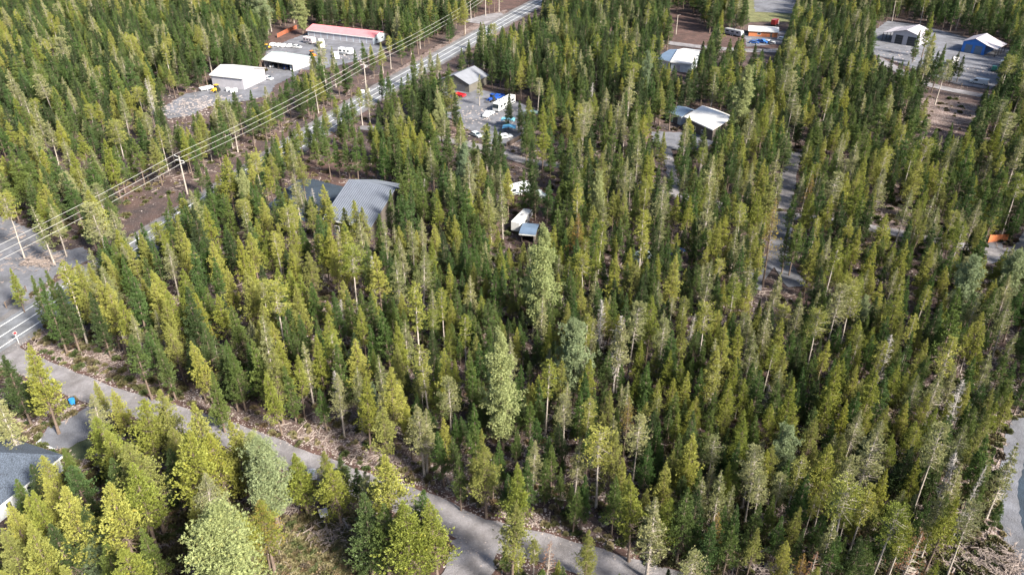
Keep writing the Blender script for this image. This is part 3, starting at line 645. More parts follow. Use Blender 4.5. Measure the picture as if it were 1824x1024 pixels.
    for face, u0, u1, z0, z1 in windows:
        w_ = on_face(face, u0, u1, z0, z1, t, .05).build("window", MAT["trim"], t)
        span = (L if face == 'front' else D); m_ = .10 / span
        on_face(face, u0+m_, u1-m_, z0+.1, z1-.1, t, .07).build("pane", MAT["glass"], w_)
    # footprint keeps trees away
    c, s = math.cos(th), math.sin(th)
    x0f, x1f = -1.2 - (lean[1] if lean and lean[0] == 'l' else 0), L + 1.2 + (lean[1] if lean and lean[0] == 'r' else 0)
    BLOCK.append([(a.x + x*c - y*s, a.y + x*s + y*c) for x, y in ((x0f,-1.5),(x1f,-1.5),(x1f,D+1.5),(x0f,D+1.5))])
    FOOT.append((label, a.x + L/2*c - D/2*s, a.y + L/2*s + D/2*c)); t['_L'] = 0; del t['_L']
    return t, L, D

def depth_px(A, B, C, z=0):
    a, L, th, n = frame(A, B, z); return (G(*C, z) - a).dot(n)

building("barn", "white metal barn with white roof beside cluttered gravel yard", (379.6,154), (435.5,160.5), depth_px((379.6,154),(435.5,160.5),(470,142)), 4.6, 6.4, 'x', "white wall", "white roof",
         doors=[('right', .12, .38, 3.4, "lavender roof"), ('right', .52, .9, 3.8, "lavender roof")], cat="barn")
hd = half_depth((468.1,105.5), (520.3,113.9), (547,96), 3.2, 4.4)
building("carport", "long open carport with pale mint roof and vehicles parked beneath", (468.1,105.5), (520.3,113.9), 12.0, 3.3, 4.7, 'x', "white wall", "mint roof", zref=3.3, open_="front", cat="carport")
building("storage_building", "long storage building with pinkish red roof and pale blue roller doors", (549,66), (666,80), max(8, depth_px((549,66),(666,80),(687,71))), 3.2, 4.6, 'x', "pale blue wall", "red roof", seam=1.2,
         doors=[('front', .015 + i*.0985, .10 + i*.0985, 2.7, "white wall") for i in range(10)], windows=[('right', .2, .32, 1.2, 2.2), ('right', .62, .78, 1.2, 2.2)])
building("house", "dark taupe house with grey gable roof and garage door by gravel yard", (786,157), (836,166), 13.5, 3.4, 6.0, 'y', "taupe wall", "grey shingle",
         doors=[('front', .50, .86, 2.6, "grey door")], windows=[('front', .12, .28, 1.0, 2.2)], cat="house")
hd5 = half_depth((579,388), (659,404), (704,337), 4.0, 7.2)
building("house", "large house under blue grey standing seam metal roof among pines", (579,388), (659,404), 25.0, 4.0, 9.0, 'x', "brown wall", "seam roof", zref=4.0, seam=.62, cat="house",
         windows=[('front', .2, .3, 1, 2.4), ('front', .6, .7, 1, 2.4)])
print("big roof", hd5)
hd6 = half_depth((1222,208), (1270.5,230.4), (1283.4,203), 4.0, 6.5)
building("house", "white roofed house with a blue side wing hidden among pines", (1222,208), (1270.5,230.4), 2*hd6, 4.0, 6.5, 'x', "brown wall", "white roof", zref=4.0, cat="house", windows=[('front', .3, .4, 1, 2.2), ('front', .6, .7, 1, 2.2)])
print("roof6", hd6)
building("shed", "small shed with glossy blue grey roof left of the white roofed house", (1194,200), (1214,207), 8, 3.2, 4.4, 'x', "pale blue wall", "blue roof", zref=3.2, cat="shed", doors=[('front', .3, .7, 2.2, "grey door")])
hd7 = half_depth((1176,107), (1232,114), (1241,93), 3.8, 5.8)
print("roof7", hd7)
building("workshop", "pale workshop with half white, half sky-tinted blue roof near the upper lane", (1196,110), (1232,114), 2*hd7, 3.8, 5.8, 'x', "pale blue wall", "white roof", zref=3.8, cat="workshop", doors=[('front', .2, .45, 2.8, "white wall")])
building("shed", "stand-in for the left end of the workshop near the upper lane, sky light painted as a blue roof", (1169,104), (1193,109.5), 2*hd7-3, 3.6, 5.2, 'x', "pale blue wall", "blue roof", zref=3.6, cat="shed", doors=[('front', .2, .6, 2.6, "trim")])  # roof blue is sky light on the workshop's left slope, painted in
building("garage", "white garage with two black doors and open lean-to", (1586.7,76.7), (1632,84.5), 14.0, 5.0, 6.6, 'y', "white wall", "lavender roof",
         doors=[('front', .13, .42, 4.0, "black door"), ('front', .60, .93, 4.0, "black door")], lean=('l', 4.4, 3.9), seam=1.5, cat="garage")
building("garage", "bright blue garage with pale grey roof and side lean-to", (1711,92.5), (1751,99.5), 13.0, 4.6, 6.4, 'y', "blue wall", "lavender roof",
         doors=[('front', .14, .44, 3.6, "glass door"), ('front', .56, .88, 3.6, "glass door")], lean=('r', 4.6, 3.4), seam=1.5, cat="garage")
building("cabin", "long low cabin with white roof and orange wooden front", (1333,65), (1384,68), 9.5, 2.8, 3.6, 'x', "orange wood", "white roof", cat="cabin",
         doors=[('front', .75, .82, 2.1, "brown wall")], windows=[('front', .3, .42, 1, 2)])
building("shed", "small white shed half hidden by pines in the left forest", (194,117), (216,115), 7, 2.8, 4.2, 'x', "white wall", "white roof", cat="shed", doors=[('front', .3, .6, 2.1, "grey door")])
building("shed", "small grey roofed cabin deep in the upper left forest", (104,112), (121,112), 6, 2.8, 4.2, 'x', "taupe wall", "lavender roof", cat="shed", doors=[('front', .3, .6, 2.1, "grey door")])
building("shed", "open shed with flat pale blue roof in front of a camper", (928,432), (951,434), 5.0, 2.6, 2.9, 'x', "brown wall", "blue roof", cat="shed", open_="front")
# grey-shingled house in the lower left corner
hA, hB = (-70,950), (104,812)
th_, L_h, D_h = building("house", "grey shingled house with white fascia in the lower left corner", hA, hB, 13.0, 3.0, 6.8, 'x', "house wall", "shingle", zref=3.0, hip='r', cat="house",
         windows=[('front', .62, .68, .9, 2.2), ('front', .88, .95, .6, 2.2), ('front', .40, .46, .9, 2.2)], over=.5)
wing = MB(); x0, x1 = L_h*.52, L_h*.86; y0, y1 = D_h*.55, D_h + 4.6
rz_ = 6.2
wing.add([(x0-.4,y0,3.0),(x1+.4,y0,3.0),(x1+.4,y1+.4,3.0),(x0-.4,y1+.4,3.0),((x0+x1)/2,y0,rz_),((x0+x1)/2,y1-2.2,rz_)],[(1,2,5,4),(3,0,4,5),(2,3,5),(0,1,4)])
wing.build("wing_roof", MAT["shingle"], th_)
MB().box(x0, x1, D_h+.01, y1, 0, 2.98).build("wing_wall", MAT["house wall"], th_)
MB().box(x0-.4, x1+.4, y1+.404, y1+.46, 2.7, 3.0).build("wing_fascia", MAT["trim"], th_)
for u, v in ((.3,.3),(.55,.35),(.7,.28),(.45,.2)):
    zr = 3.0 + 2.6*(v/.5)
    MB().tube((L_h*u, D_h*v, zr-.2), (L_h*u, D_h*v, zr+.35), .12, .12, 8).build("vent_pipe", MAT["black door"], th_)

# ================================================================ fences
def fence(name, label, px, h, m, board=True, step=2.4):
    pts = [G(*q) for q in px]; o = pts[0]; t = thing(name, label, "fence", (o.x, o.y, 0))
    R = MB()
    for a, b in zip(pts, pts[1:]):
        L = (b-a).length; n = max(1, int(L/step)); d = (b-a).normalized(); s = Vector((-d.y, d.x, 0))*.04
        for i in range(n+1):
            p = a.lerp(b, i/n) - o
            MB().box(p.x-.09, p.x+.09, p.y-.09, p.y+.09, 0, h+.1).build("post", M['bark'] if m != "orange fence" else MAT[m], t)
        if board:
            k = 0; nb_ = int(L/.22)
            for i in range(nb_):
                p = a.lerp(b, (i+.05)/nb_) - o; q = a.lerp(b, (i+.93)/nb_) - o; hh = h + rnd.uniform(-.04, .04)
                R.add([p-s,q-s,q+s,p+s,p-s+Vector((0,0,hh)),q-s+Vector((0,0,hh)),q+s+Vector((0,0,hh)),p+s+Vector((0,0,hh))],[(0,3,2,1),(4,5,6,7),(0,1,5,4),(1,2,6,5),(2,3,7,6),(3,0,4,7)])
        else:
            for z in (h*.35, h*.65, h*.95):
                R.tube(a-o+Vector((0,0,z)), b-o+Vector((0,0,z+rnd.uniform(-.1,.1))), .07, .06, 5)
    R.build("board" if board else "rail", MAT[m], t)
fence("board_fence", "orange board fence beside the road at the right edge", [(1760,432),(1792,430)], 2.0, "orange fence")
fence("board_fence", "red brown board fence left of the storage building", [(494,68),(510,60),(529,52)], 1.9, "red fence")
fence("rail_fence", "dark split rail fence by the highway at the left edge", [(12,549),(32,535),(48,520)], 1.5, "dark wood", False)
fence("board_fence", "low dark board fence below the blue roofed sheds", [(903,262),(925,250),(945,240),(960,228)], 1.6, "dark wood")
fence("rail_fence", "dark rail fence left of the taupe house", [(752,170),(775,155),(800,142)], 1.5, "dark wood", False)
fence("rail_fence", "low wooden rail fence between lane and blue garage yard", [(1668,146),(1690,150),(1712,155)], 1.3, "brown wood", False)
fence("rail_fence", "white rail fence at the left edge of the white garage yard", [(1544,72),(1550,45),(1558,22)], 1.3, "trim", False)

# ================================================================ power line
poles = []
def pole(label, base, h, gp="wooden poles of the power line"):
    g = G(*base); t = thing("power_pole", label, "power pole", (g.x, g.y, 0), 0, gp)
    d = (PL[3] - PL[2]).normalized(); s = Vector((-d.y, d.x, 0))
    MB().tube((0,0,0), (0,0,h), .24, .16, 8).build("shaft", M['palebark'], t)
    MB().tube(s*-1.35+Vector((0,0,h-1.25)), s*1.35+Vector((0,0,h-1.25)), .09, .09, 6).build("crossarm", MAT["trim"], t)
    tips = []
    for k, hz in ((-1.3, h-1.9), (.0, h-1.0), (1.3, h-.1)):
        b = s*k + Vector((0,0,hz)); MB().tube(Vector((0,0,hz-.3)), b, .06, .05, 6).build('arm', MAT['trim'], t); MB().tube(b, b+Vector((0,0,.35)), .08, .05, 6).build("insulator", MAT["trim"], t)
        tips.append(Vector((g.x, g.y, 0)) + b + Vector((0,0,.35)))
    poles.append(tips); return t
off_l = G(334,345) + (G(334,345) - G(653,165)) * .85
far_r = G(865,28) + (G(865,28) - G(653,165)) * .8
tips0 = None
def pole_at(v, h, label):
    x, y, _ = P(v); return pole(label, (x, y), h)
pole_at(off_l, 11.2, "wooden power pole standing beyond the left edge of the gravel yard")
pole("wooden power pole with crossarm between the highway and the left forest", (334,346), 11.2)
t_ = pole("grey power pole with transformer beside the highway left of the taupe house", (653,165), 11.6)
MB().tube((.45,0,9.3), (.45,0,10.3), .28, .28, 10).build("transformer", MAT["lavender roof"], t_)
pole("distant power pole with crossarm near the highway junction", (865,29), 11.0)
pole_at(far_r, 11.0, "power pole farthest up the line beyond the highway junction")
for k, (nm, lab) in enumerate((("power_line", "lower pale wire of the power line"), ("power_line", "middle pale wire of the power line"), ("power_line", "upper pale wire of the power line"))):
    wv = MB()
    for a, b in zip(poles, poles[1:]):
        p, q = a[k], b[k]; prev = p; n = 14; sag = (q-p).length * .010
        for i in range(1, n+1):
            t = i/n; c = p.lerp(q, t) - Vector((0,0,4*sag*t*(1-t))); wv.tube(prev, c, .036, .036, 5); prev = c
    tag(wv.build("power_line", solid("aluminium wire", (.48,.47,.45), .6, .05), None), lab, "power line", "wires of the power line")
g = G(1204,62); t = thing("lamp_post", "grey pole standing on bare ground above the upper lane", "utility pole", (g.x, g.y, 0))
MB().tube((0,0,0), (0,0,9), .2, .14, 8).build("shaft", M['palebark'], t); MB().tube((0,0,8.8), (1.3,0,9.2), .07, .06, 6).build("arm", M['palebark'], t)

# ================================================================ vehicles
def wheels(t, xs, w, r):
    for x in xs:
        for s in (-1, 1):
            o = MB().tube((x, s*(w/2-.24), r), (x, s*(w/2+.02), r), r, r, 14).build("wheel", VT, t)
            MB().tube((x, s*(w/2-.1), r), (x, s*(w/2+.04), r), r*.55, r*.55, 10).build("rim", MAT["trim"], o)
VT = solid("tyre", (.02,.02,.022), .8, .1)
VP = {}
def vp(c):
    if c not in VP: VP[c] = paint("vehicle paint %d" % len(VP), c, .3)
    return VP[c]
def vehicle(kind, label, cat, px, heading_px, color, L=None, group=None):
    """px = ground pixel of its centre; heading_px = pixel direction its nose points to"""
    g = G(*px); h = G(px[0]+heading_px[0], px[1]+heading_px[1]) - g; th = math.atan2(h.y, h.x)
    name = {'car': "parked_car", 'pickup': "pickup_truck", 'van': "parked_van", 'coach': "motorhome", 'camper': "camper_trailer", 'fifth': "fifth_wheel_camper", 'boat': "boat_on_trailer",
            'tractor': "tractor", 'box': "box_truck", 'utility': "utility_trailer"}[kind]
    t = thing(name, label, cat, (g.x, g.y, 0), th, group); p = vp(color)
    if kind == 'car':
        L = L or 4.5; w = 1.8; hL = L/2
        MB().prism([(-hL,.35),(hL,.32),(hL,.75),(hL*.55,.92),(hL*.18,1.42),(-hL*.55,1.45),(-hL*.92,.98),(-hL,.9)], -w/2, w/2).build("body", p, t, .06)
        MB().prism([(hL*.46,.96),(hL*.19,1.34),(-hL*.52,1.37),(-hL*.82,.98)], -w/2-.012, w/2+.012).build("window", MAT["glass"], t)
        MB().prism([(hL*.545,.945),(hL*.20,1.43),(hL*.24,1.43),(hL*.58,.945)], -w/2+.12, w/2-.12).build("windscreen", MAT["glass"], t)
        wheels(t, (-hL*.62, hL*.62), w, .34)
    elif kind == 'pickup':
        L = L or 5.6; w = 1.95; hL = L/2
        MB().prism([(-hL,.5),(hL,.45),(hL,1.05),(hL*.5,1.15),(hL*.28,1.8),(-hL*.12,1.82),(-hL*.16,.62),(-hL*.97,.62),(-hL*.97,1.1),(-hL,1.1)], -w/2+.08, w/2-.08).build("body", p, t, .05)
        sd_ = MB(); sd_.box(-hL, -hL*.13, w/2-.08, w/2, .5, 1.12); sd_.box(-hL, -hL*.13, -w/2, -w/2+.08, .5, 1.12); sd_.build("bed_side", p, t)
        MB().prism([(hL*.44,1.17),(hL*.27,1.68),(-hL*.06,1.7),(-hL*.06,1.17)], -w/2+.06, w/2-.06).build("window", MAT["glass"], t)
        wheels(t, (-hL*.6, hL*.62), w, .4)
    elif kind == 'van':
        L = L or 5.6; w = 2.0; hL = L/2
        MB().prism([(-hL,.4),(hL,.4),(hL,1.0),(hL*.72,1.25),(hL*.45,2.2),(-hL*.98,2.25)], -w/2, w/2).build("body", p, t, .08)
        MB().prism([(hL*.66,1.3),(hL*.44,2.0),(hL*.15,2.0),(hL*.15,1.3)], -w/2-.012, w/2+.012).build("window", MAT["glass"], t)
        wheels(t, (-hL*.6, hL*.64), w, .37)
    elif kind == 'box':
        L = L or 7; w = 2.3; hL = L/2
        MB().box(-hL, hL*.42, -w/2, w/2, .9, 3.2).build("cargo_box", p, t, .05)
        MB().prism([(hL*.46,.5),(hL,.5),(hL,1.3),(hL*.85,1.5),(hL*.75,2.2),(hL*.46,2.2)], -w/2+.1, w/2-.1).build("cab", vp((.7,.7,.7)), t, .05)
        MB().box(-hL, hL*.46, -.5, .5, .5, .88).build("chassis", VT, t)
        wheels(t, (-hL*.55, hL*.7), w, .45)
    elif kind == 'coach':
        L = L or 11.5; w = 2.6; hL = L/2
        MB().prism([(-hL,.45),(hL,.45),(hL,1.4),(hL*.96,3.1),(hL*.9,3.25),(-hL,3.25)], -w/2, w/2).build("body", p, t, .1)
        for s in (-1, 1):
            for i, (a, b, z0, z1) in enumerate(((.55,.8,1.5,2.3),(.15,.45,1.6,2.4),(-.3,.0,1.6,2.4),(-.8,-.5,1.6,2.4),(-.95,.3,.7,1.15))):
                y = s*(w/2)
                MB().box(hL*a, hL*b, min(y, y+s*.03), max(y, y+s*.03), z0, z1).build("window" if i < 4 else "stripe", MAT["glass"], t)
        MB().prism([(hL*1.004,1.45),(hL*.968,2.8),(hL*.95,2.8),(hL*.98,1.45)], -w/2+.15, w/2-.15).build("windscreen", MAT["glass"], t)
        for x in (-.55, .0, .5): MB().box(hL*x-.4, hL*x+.4, -.35, .35, 3.24, 3.5).build("roof_vent", vp((.25,.25,.27)), t, .04)
        wheels(t, (-hL*.55, hL*.65), w, .5)
    elif kind in ('camper', 'fifth'):
        L = L or 7.5; w = 2.4; hL = L/2
        prof = [(-hL,.6),(hL*.9,.6),(hL,1.2),(hL*.92,2.8),(hL*.8,2.95),(-hL,2.95)] if kind == 'camper' else [(-hL,.7),(hL*.45,.7),(hL*.5,1.7),(hL,1.8),(hL*.92,3.3),(hL*.8,3.4),(-hL,3.2)]
        MB().prism(prof, -w/2, w/2).build("body", p, t, .08)
        for s in (-1, 1):
            for a, b, z0, z1 in ((.4,.65,1.6 if kind == 'camper' else 2.2,2.3 if kind == 'camper' else 2.9),(-.2,.1,1.6,2.3),(-.85,-.5,1.6,2.3)):
                y = s*w/2; MB().box(hL*a, hL*b, min(y, y+s*.03), max(y, y+s*.03), z0, z1).build("window", MAT["glass"], t)
            y = s*w/2; MB().box(-hL*.95, hL*.4, min(y, y+s*.025), max(y, y+s*.025), .85, 1.2).build("stripe", vp((.08,.1,.14)), t)
        MB().box(-.45, .45, -.35, .35, 2.94 if kind == 'camper' else 3.28, 3.2 if kind == 'camper' else 3.55).build("roof_vent", vp((.25,.25,.27)), t, .04)
        wheels(t, (-hL*.2, hL*.02), w, .38)
        MB().tube((hL*.9 if kind == 'camper' else hL*.6, 0, .6), (hL*1.2 if kind == 'camper' else hL*.6, 0, .5 if kind == 'camper' else 1.7), .06, .06, 6).build("hitch", VT, t)
    elif kind == 'boat':
        L = L or 6; hL = L/2
        v = []; n = 9
        for i in range(n):
            x = -hL + L*i/(n-1); s = 1.05*math.sqrt(max(.02, 1-max(0, (x/hL)*.5+.5)**4)); v += [(x,-s,1.35+.15*i/n),(x,0,.55+.12*i/n),(x,s,1.35+.15*i/n),(x,0,1.25)]
        f = []
        for i in range(n-1):
            for k in range(4): f.append((4*i+k, 4*i+(k+1) % 4, 4*(i+1)+(k+1) % 4, 4*(i+1)+k))
        f += [(3,2,1,0), (4*n-4,4*n-3,4*n-2,4*n-1)]
        MB().add(v, f).build("hull", p, t); MB().box(-.3, .7, -.7, .7, 1.3, 1.75).build("console", MAT["glass"], t, .05)
        MB().box(-hL, hL*1.15, -.06, .06, .45, .55).build("trailer_frame", VT, t); wheels(t, (-hL*.3,), 1.9, .33)
    elif kind == 'tractor':
        MB().prism([(-.9,.7),(1.7,.7),(1.75,1.5),(.3,1.65),(-.9,1.3)], -.5, .5).build("body", p, t, .08)
        MB().box(-.9, .3, -.65, .65, 1.3, 2.6).build("cab", MAT["glass"], t, .05); MB().box(-1.05, .45, -.75, .75, 2.6, 2.72).build("cab_roof", p, t, .04)
        a = MB(); a.tube((1.0,-.6,1.3),(2.6,-.6,.7),.09); a.tube((1.0,.6,1.3),(2.6,.6,.7),.09); a.build("loader_arm", p, t)
        MB().prism([(2.5,.25),(3.1,.2),(3.0,.3),(2.6,.9),(2.5,.9)], -.9, .9).build("bucket", MAT["grey door"], t)
        for x, r in ((-.5,.78),(1.25,.5)):
            for s in (-1,1): MB().tube((x,s*.55,r),(x,s*.95,r),r,r,14).build("wheel", VT, t)
    elif kind == 'utility':
        L = L or 4.5; hL = L/2
        MB().box(-hL, hL, -1, 1, .6, .75).build("deck", p, t)
        s_ = MB(); s_.box(-hL,hL,.94,1,.75,1.3); s_.box(-hL,hL,-1,-.94,.75,1.3); s_.box(-hL,-hL+.06,-.94,.94,.75,1.3); s_.box(hL-.06,hL,-.94,.94,.75,1.3); s_.build("side_board", p, t)
        MB().tube((hL,0,.65),(hL+1.1,0,.55),.05).build("hitch", VT, t); wheels(t, (0,), 2.1, .33)
    BLOCK.append([(g.x+a*2.6, g.y+b*2.6) for a, b in ((-1,-1),(1,-1),(1,1),(-1,1))])
    return t
WH = (.64,.64,.65)
vehicle('coach', "white motorhome with dark swirling stripes in the gravel yard", "motorhome", (898,192), (-18,10), WH, 12)
vehicle('pickup', "white pickup truck parked in front of the striped motorhome", "pickup truck", (870,207), (-12,7), (.72,.76,.78))
vehicle('tractor', "deep blue tractor behind the motorhome", "tractor", (876,181), (-10,4), (.02,.07,.32))
vehicle('pickup', "deep blue pickup truck right of the blue tractor", "pickup truck", (888,176), (-10,4), (.02,.08,.36))
vehicle('utility', "red utility trailer in front of the taupe house", "trailer", (820,173), (12,3), (.65,.03,.04), 4)
vehicle('car', "white and dark car parked below the pale blue tarp sheds", "car", (901,246), (12,-2), (.75,.77,.8))
vehicle('car', "pale car in shade of pines below the motorhome yard", "car", (848,243), (10,4), (.6,.68,.72))
vehicle('car', "pale turquoise car among pines right of the taupe house", "car", (920,154), (10,-6), (.45,.65,.68))
vehicle('camper', "pale camper trailer partly hidden by trunks above the bare soil", "camper", (925,345), (16,-4), (.7,.73,.76), 7)
vehicle('pickup', "dusty grey pickup among trunks right of the pale camper", "pickup truck", (957,350), (14,3), (.45,.5,.5))
vehicle('fifth', "white camper with dark window stripe on reddish bare soil", "camper", (930,404), (16,-16), WH, 8.5)
vehicle('car', "small white car among pines right of the bare soil", "car", (1010,372), (4,8), (.75,.78,.8))
vehicle('car', "bright blue car under pines in the middle of the forest", "car", (1204,452), (14,-5), (.03,.12,.5))
vehicle('van', "pale blue van under pines left of the bright blue car", "van", (1143,463), (14,-7), (.5,.62,.68))
for i, (x, y, hd_) in enumerate(((488,82,(6,-2)),(498,83,(6,-2)),(508,84,(7,-1)),(519,84.5,(8,0)),(529,86,(8,1)))):
    vehicle('car', ["white car at the left end of the row behind the carport","white car second from the left behind the carport","middle white car of the row behind the carport","white car second from the right behind the carport","white car at the right end of the row behind the carport"][i], "car", (x,y), hd_, (.74,.75,.77), 4.4, "row of white cars behind the mint roofed carport")
for i, (x, c, kd, lb) in enumerate(((484,(.6,.62,.64),'car',"silver car under the left bay of the carport"),(498,(.05,.05,.06),'car',"black car under the middle of the carport"),(509,(.03,.05,.14),'pickup',"dark blue pickup under the carport"),(521,(.76,.76,.77),'pickup',"white pickup parked at the right end of the carport"))):
    vehicle(kd, lb, "car" if kd == 'car' else "pickup truck", (x, 119 + (x-484)*.13), (2,7), c, None, "vehicles parked at the open carport")
vehicle('boat', "small white boat on a trailer left of the carport", "boat", (463,97), (8,-3), WH, 5.5)
vehicle('tractor', "yellow tractor behind the left end of the carport", "tractor", (476,90), (5,-2), (.75,.42,.05))
vehicle('box', "white box truck in front of the red roofed storage units", "truck", (574,85), (4,9), WH, 7)
vehicle('camper', "pinkish white trailer stacked left of the box truck", "trailer", (552,78), (10,2), (.7,.6,.6), 6)
vehicle('tractor', "orange tractor between carport and box truck", "tractor", (557,102), (10,3), (.8,.22,.03))
vehicle('van', "white van on the blue grey yard below the storage units", "van", (600,104), (3,9), WH, 6)
vehicle('camper', "white camper right of the white van in the storage yard", "camper", (617,98), (9,1), WH, 6.5)
vehicle('tractor', "yellow loader in front of the white barn", "loader", (386,164), (-8,3), (.8,.45,.04))
vehicle('utility', "white flatbed trailer left of the yellow loader", "trailer", (368,161), (-9,2), (.7,.7,.72), 5)
vehicle('car', "silver car half hidden at the road side of the white barn yard", "car", (478,142), (9,2), (.6,.62,.65))
vehicle('camper', "white camper with peach front left of the blue garage", "camper", (1699,118), (5,-16), (.8,.74,.70), 9)
vehicle('van', "white van parked at the lane below the blue garage", "van", (1743,150), (-12,-2), WH, 6.5)
vehicle('pickup', "dark green pickup truck right of the blue garage yard", "pickup truck", (1770,126), (3,-12), (.02,.10,.09))
vehicle('van', "white van behind the dark green pickup", "van", (1785,118), (3,-12), WH, 6)
vehicle('camper', "dark and white camper left of the orange fronted cabin", "camper", (1307,64), (14,3), (.35,.36,.38), 9.5)
vehicle('car', "dark blue car in front of the orange fronted cabin", "car", (1343,78), (10,1), (.03,.09,.3))
vehicle('pickup', "blue pickup truck in front of the orange fronted cabin", "pickup truck", (1357,77), (10,2), (.04,.14,.42))
vehicle('boat', "white boat in front of the right end of the orange cabin", "boat", (1373,79), (10,4), WH, 6)
vehicle('car', "white car at the right end of the orange fronted cabin", "car", (1393,72), (10,1), WH)
vehicle('box', "dark red truck behind the orange fronted cabin", "truck", (1380,46), (6,-3), (.28,.03,.03), 6)
vehicle('car', "light coloured car behind the red roofed storage building", "car", (599,40), (8,-2), (.65,.67,.7))

# ---- small things
def drum(name, label, cat, px, r, h, c):
    g = G(*px); t = thing(name, label, cat, (g.x, g.y, 0)); m = solid(name + " paint", c, .4, .1)
    MB().tube((0,0,0),(0,0,h),r,r,16).build("drum_body", m, t, smooth=False)
    rr = MB(); [rr.tube((0,0,z),(0,0,z+.05),r+.03,r+.03,16) for z in (h*.3,h*.62,h-.06)]; rr.build("hoop", m, t)
drum("barrel", "blue barrel beside the gravel driveway at the left", "barrel", (130,719), .48, 1.1, (.03,.22,.55))
drum("barrel", "dark blue barrel under pines near the right edge", "barrel", (1780,336), .6, 1.2, (.02,.08,.2))
drum("water_tank", "white round tank behind yellow tipped pine near the lower road", "tank", (557,852), .75, 1.5, (.75,.72,.72))
drum("barrel", "white barrel at the foot of the transformer pole", "barrel", (646,166), .7, 1.1, (.75,.74,.72))
drum("barrel", "pale barrel right of the white one at the transformer pole", "barrel", (656,163), .6, 1.0, (.65,.63,.62))
for i, (x, y) in enumerate(((406,163),(413,165),(420,164))):
    drum("barrel", ["left white tank in front of the barn wall","middle white tank in front of the barn wall","right white tank in front of the barn wall"][i], "tank", (x,y), .7, 1.4, (.72,.72,.74))
g = G(34,612); t = thing("stop_sign", "red road sign with white border at the highway corner", "sign", (g.x, g.y, 0), .6)
MB().tube((0,0,0),(0,0,2.6),.05,.05,6).build("sign_post", MAT["trim"], t)
def octo(r, y0, y1, m, n):
    return MB().prism([(r*math.cos(math.pi/8+k*math.pi/4), 2.6+r*math.sin(math.pi/8+k*math.pi/4)) for k in range(8)], y0, y1).build(n, m, t)
octo(.36, -.07, -.05, MAT["trim"], "sign_border"); octo(.31, -.09, -.071, solid("sign red", (.6,.03,.04), .5, .05), "sign_plate")
g = G(577,918); t = thing("utility_box", "white utility cabinet in the shade below the gravel road", "cabinet", (g.x, g.y, 0), .4)
MB().box(-.6,.6,-.5,.5,0,.9).build("cabinet_body", MAT["trim"], t, .04); MB().box(-.66,.66,-.56,.56,.9,.98).build("lid", MAT["lavender roof"], t)
for nm, lab, px, sz, c in (("tarp_shelter", "upper pale blue tarp shelter right of the motorhome", (905,224), (4.6,3.6,2.2), (.20,.50,.66)), ("tarp_shelter", "lower pale blue tarp shelter above the white and dark car", (907,236), (4.4,3.2,1.9), (.12,.38,.60)), ("tarp_shelter", "greenish flat tarp shelter right of the blue tarp shelters", (948,212), (6,3.6,2.2), (.25,.36,.33))):
    g = G(*px); t = thing(nm, lab, "shelter", (g.x, g.y, 0), -.1); a, b, h = sz; m = solid("tarp", c, .5, .12)
    MB().prism([(-a/2,h),(0,h+.5),(a/2,h),(a/2,h-.08),(0,h+.42),(-a/2,h-.08)], -b/2, b/2).build("tarp", m, t)
    for sx in (-1,1):
        for sy in (-1,1): MB().tube((sx*a*.45, sy*b*.45, 0),(sx*a*.45, sy*b*.45, h),.05).build("leg", MAT["grey door"], t)
    BLOCK.append([(g.x+q*3, g.y+r*3) for q, r in ((-1,-1),(1,-1),(1,1),(-1,1))])
# ================================================================ the forest
VAR['Q'] = VAR['q']
VAR['T'] = [VAR['t'][0], VAR['t'][2]]
VAR['O'] = VAR['o']
def in_poly(x, y, poly):
    c = False; n = len(poly); j = n-1
    for i in range(n):
        xi, yi = poly[i]; xj, yj = poly[j]
        if (yi > y) != (yj > y) and x < (xj-xi)*(y-yi)/(yj-yi)+xi: c = not c
        j = i
    return c
BB = [(min(p[0] for p in q), max(p[0] for p in q), min(p[1] for p in q), max(p[1] for p in q), q) for q in BLOCK]
def blocked(x, y, trees=False):
    if trees and any(in_poly(x, y, q) for q in VERGE): return True
    for a, b, c, d, q in BB:
        if a <= x <= b and c <= y <= d and in_poly(x, y, q): return True
    return False
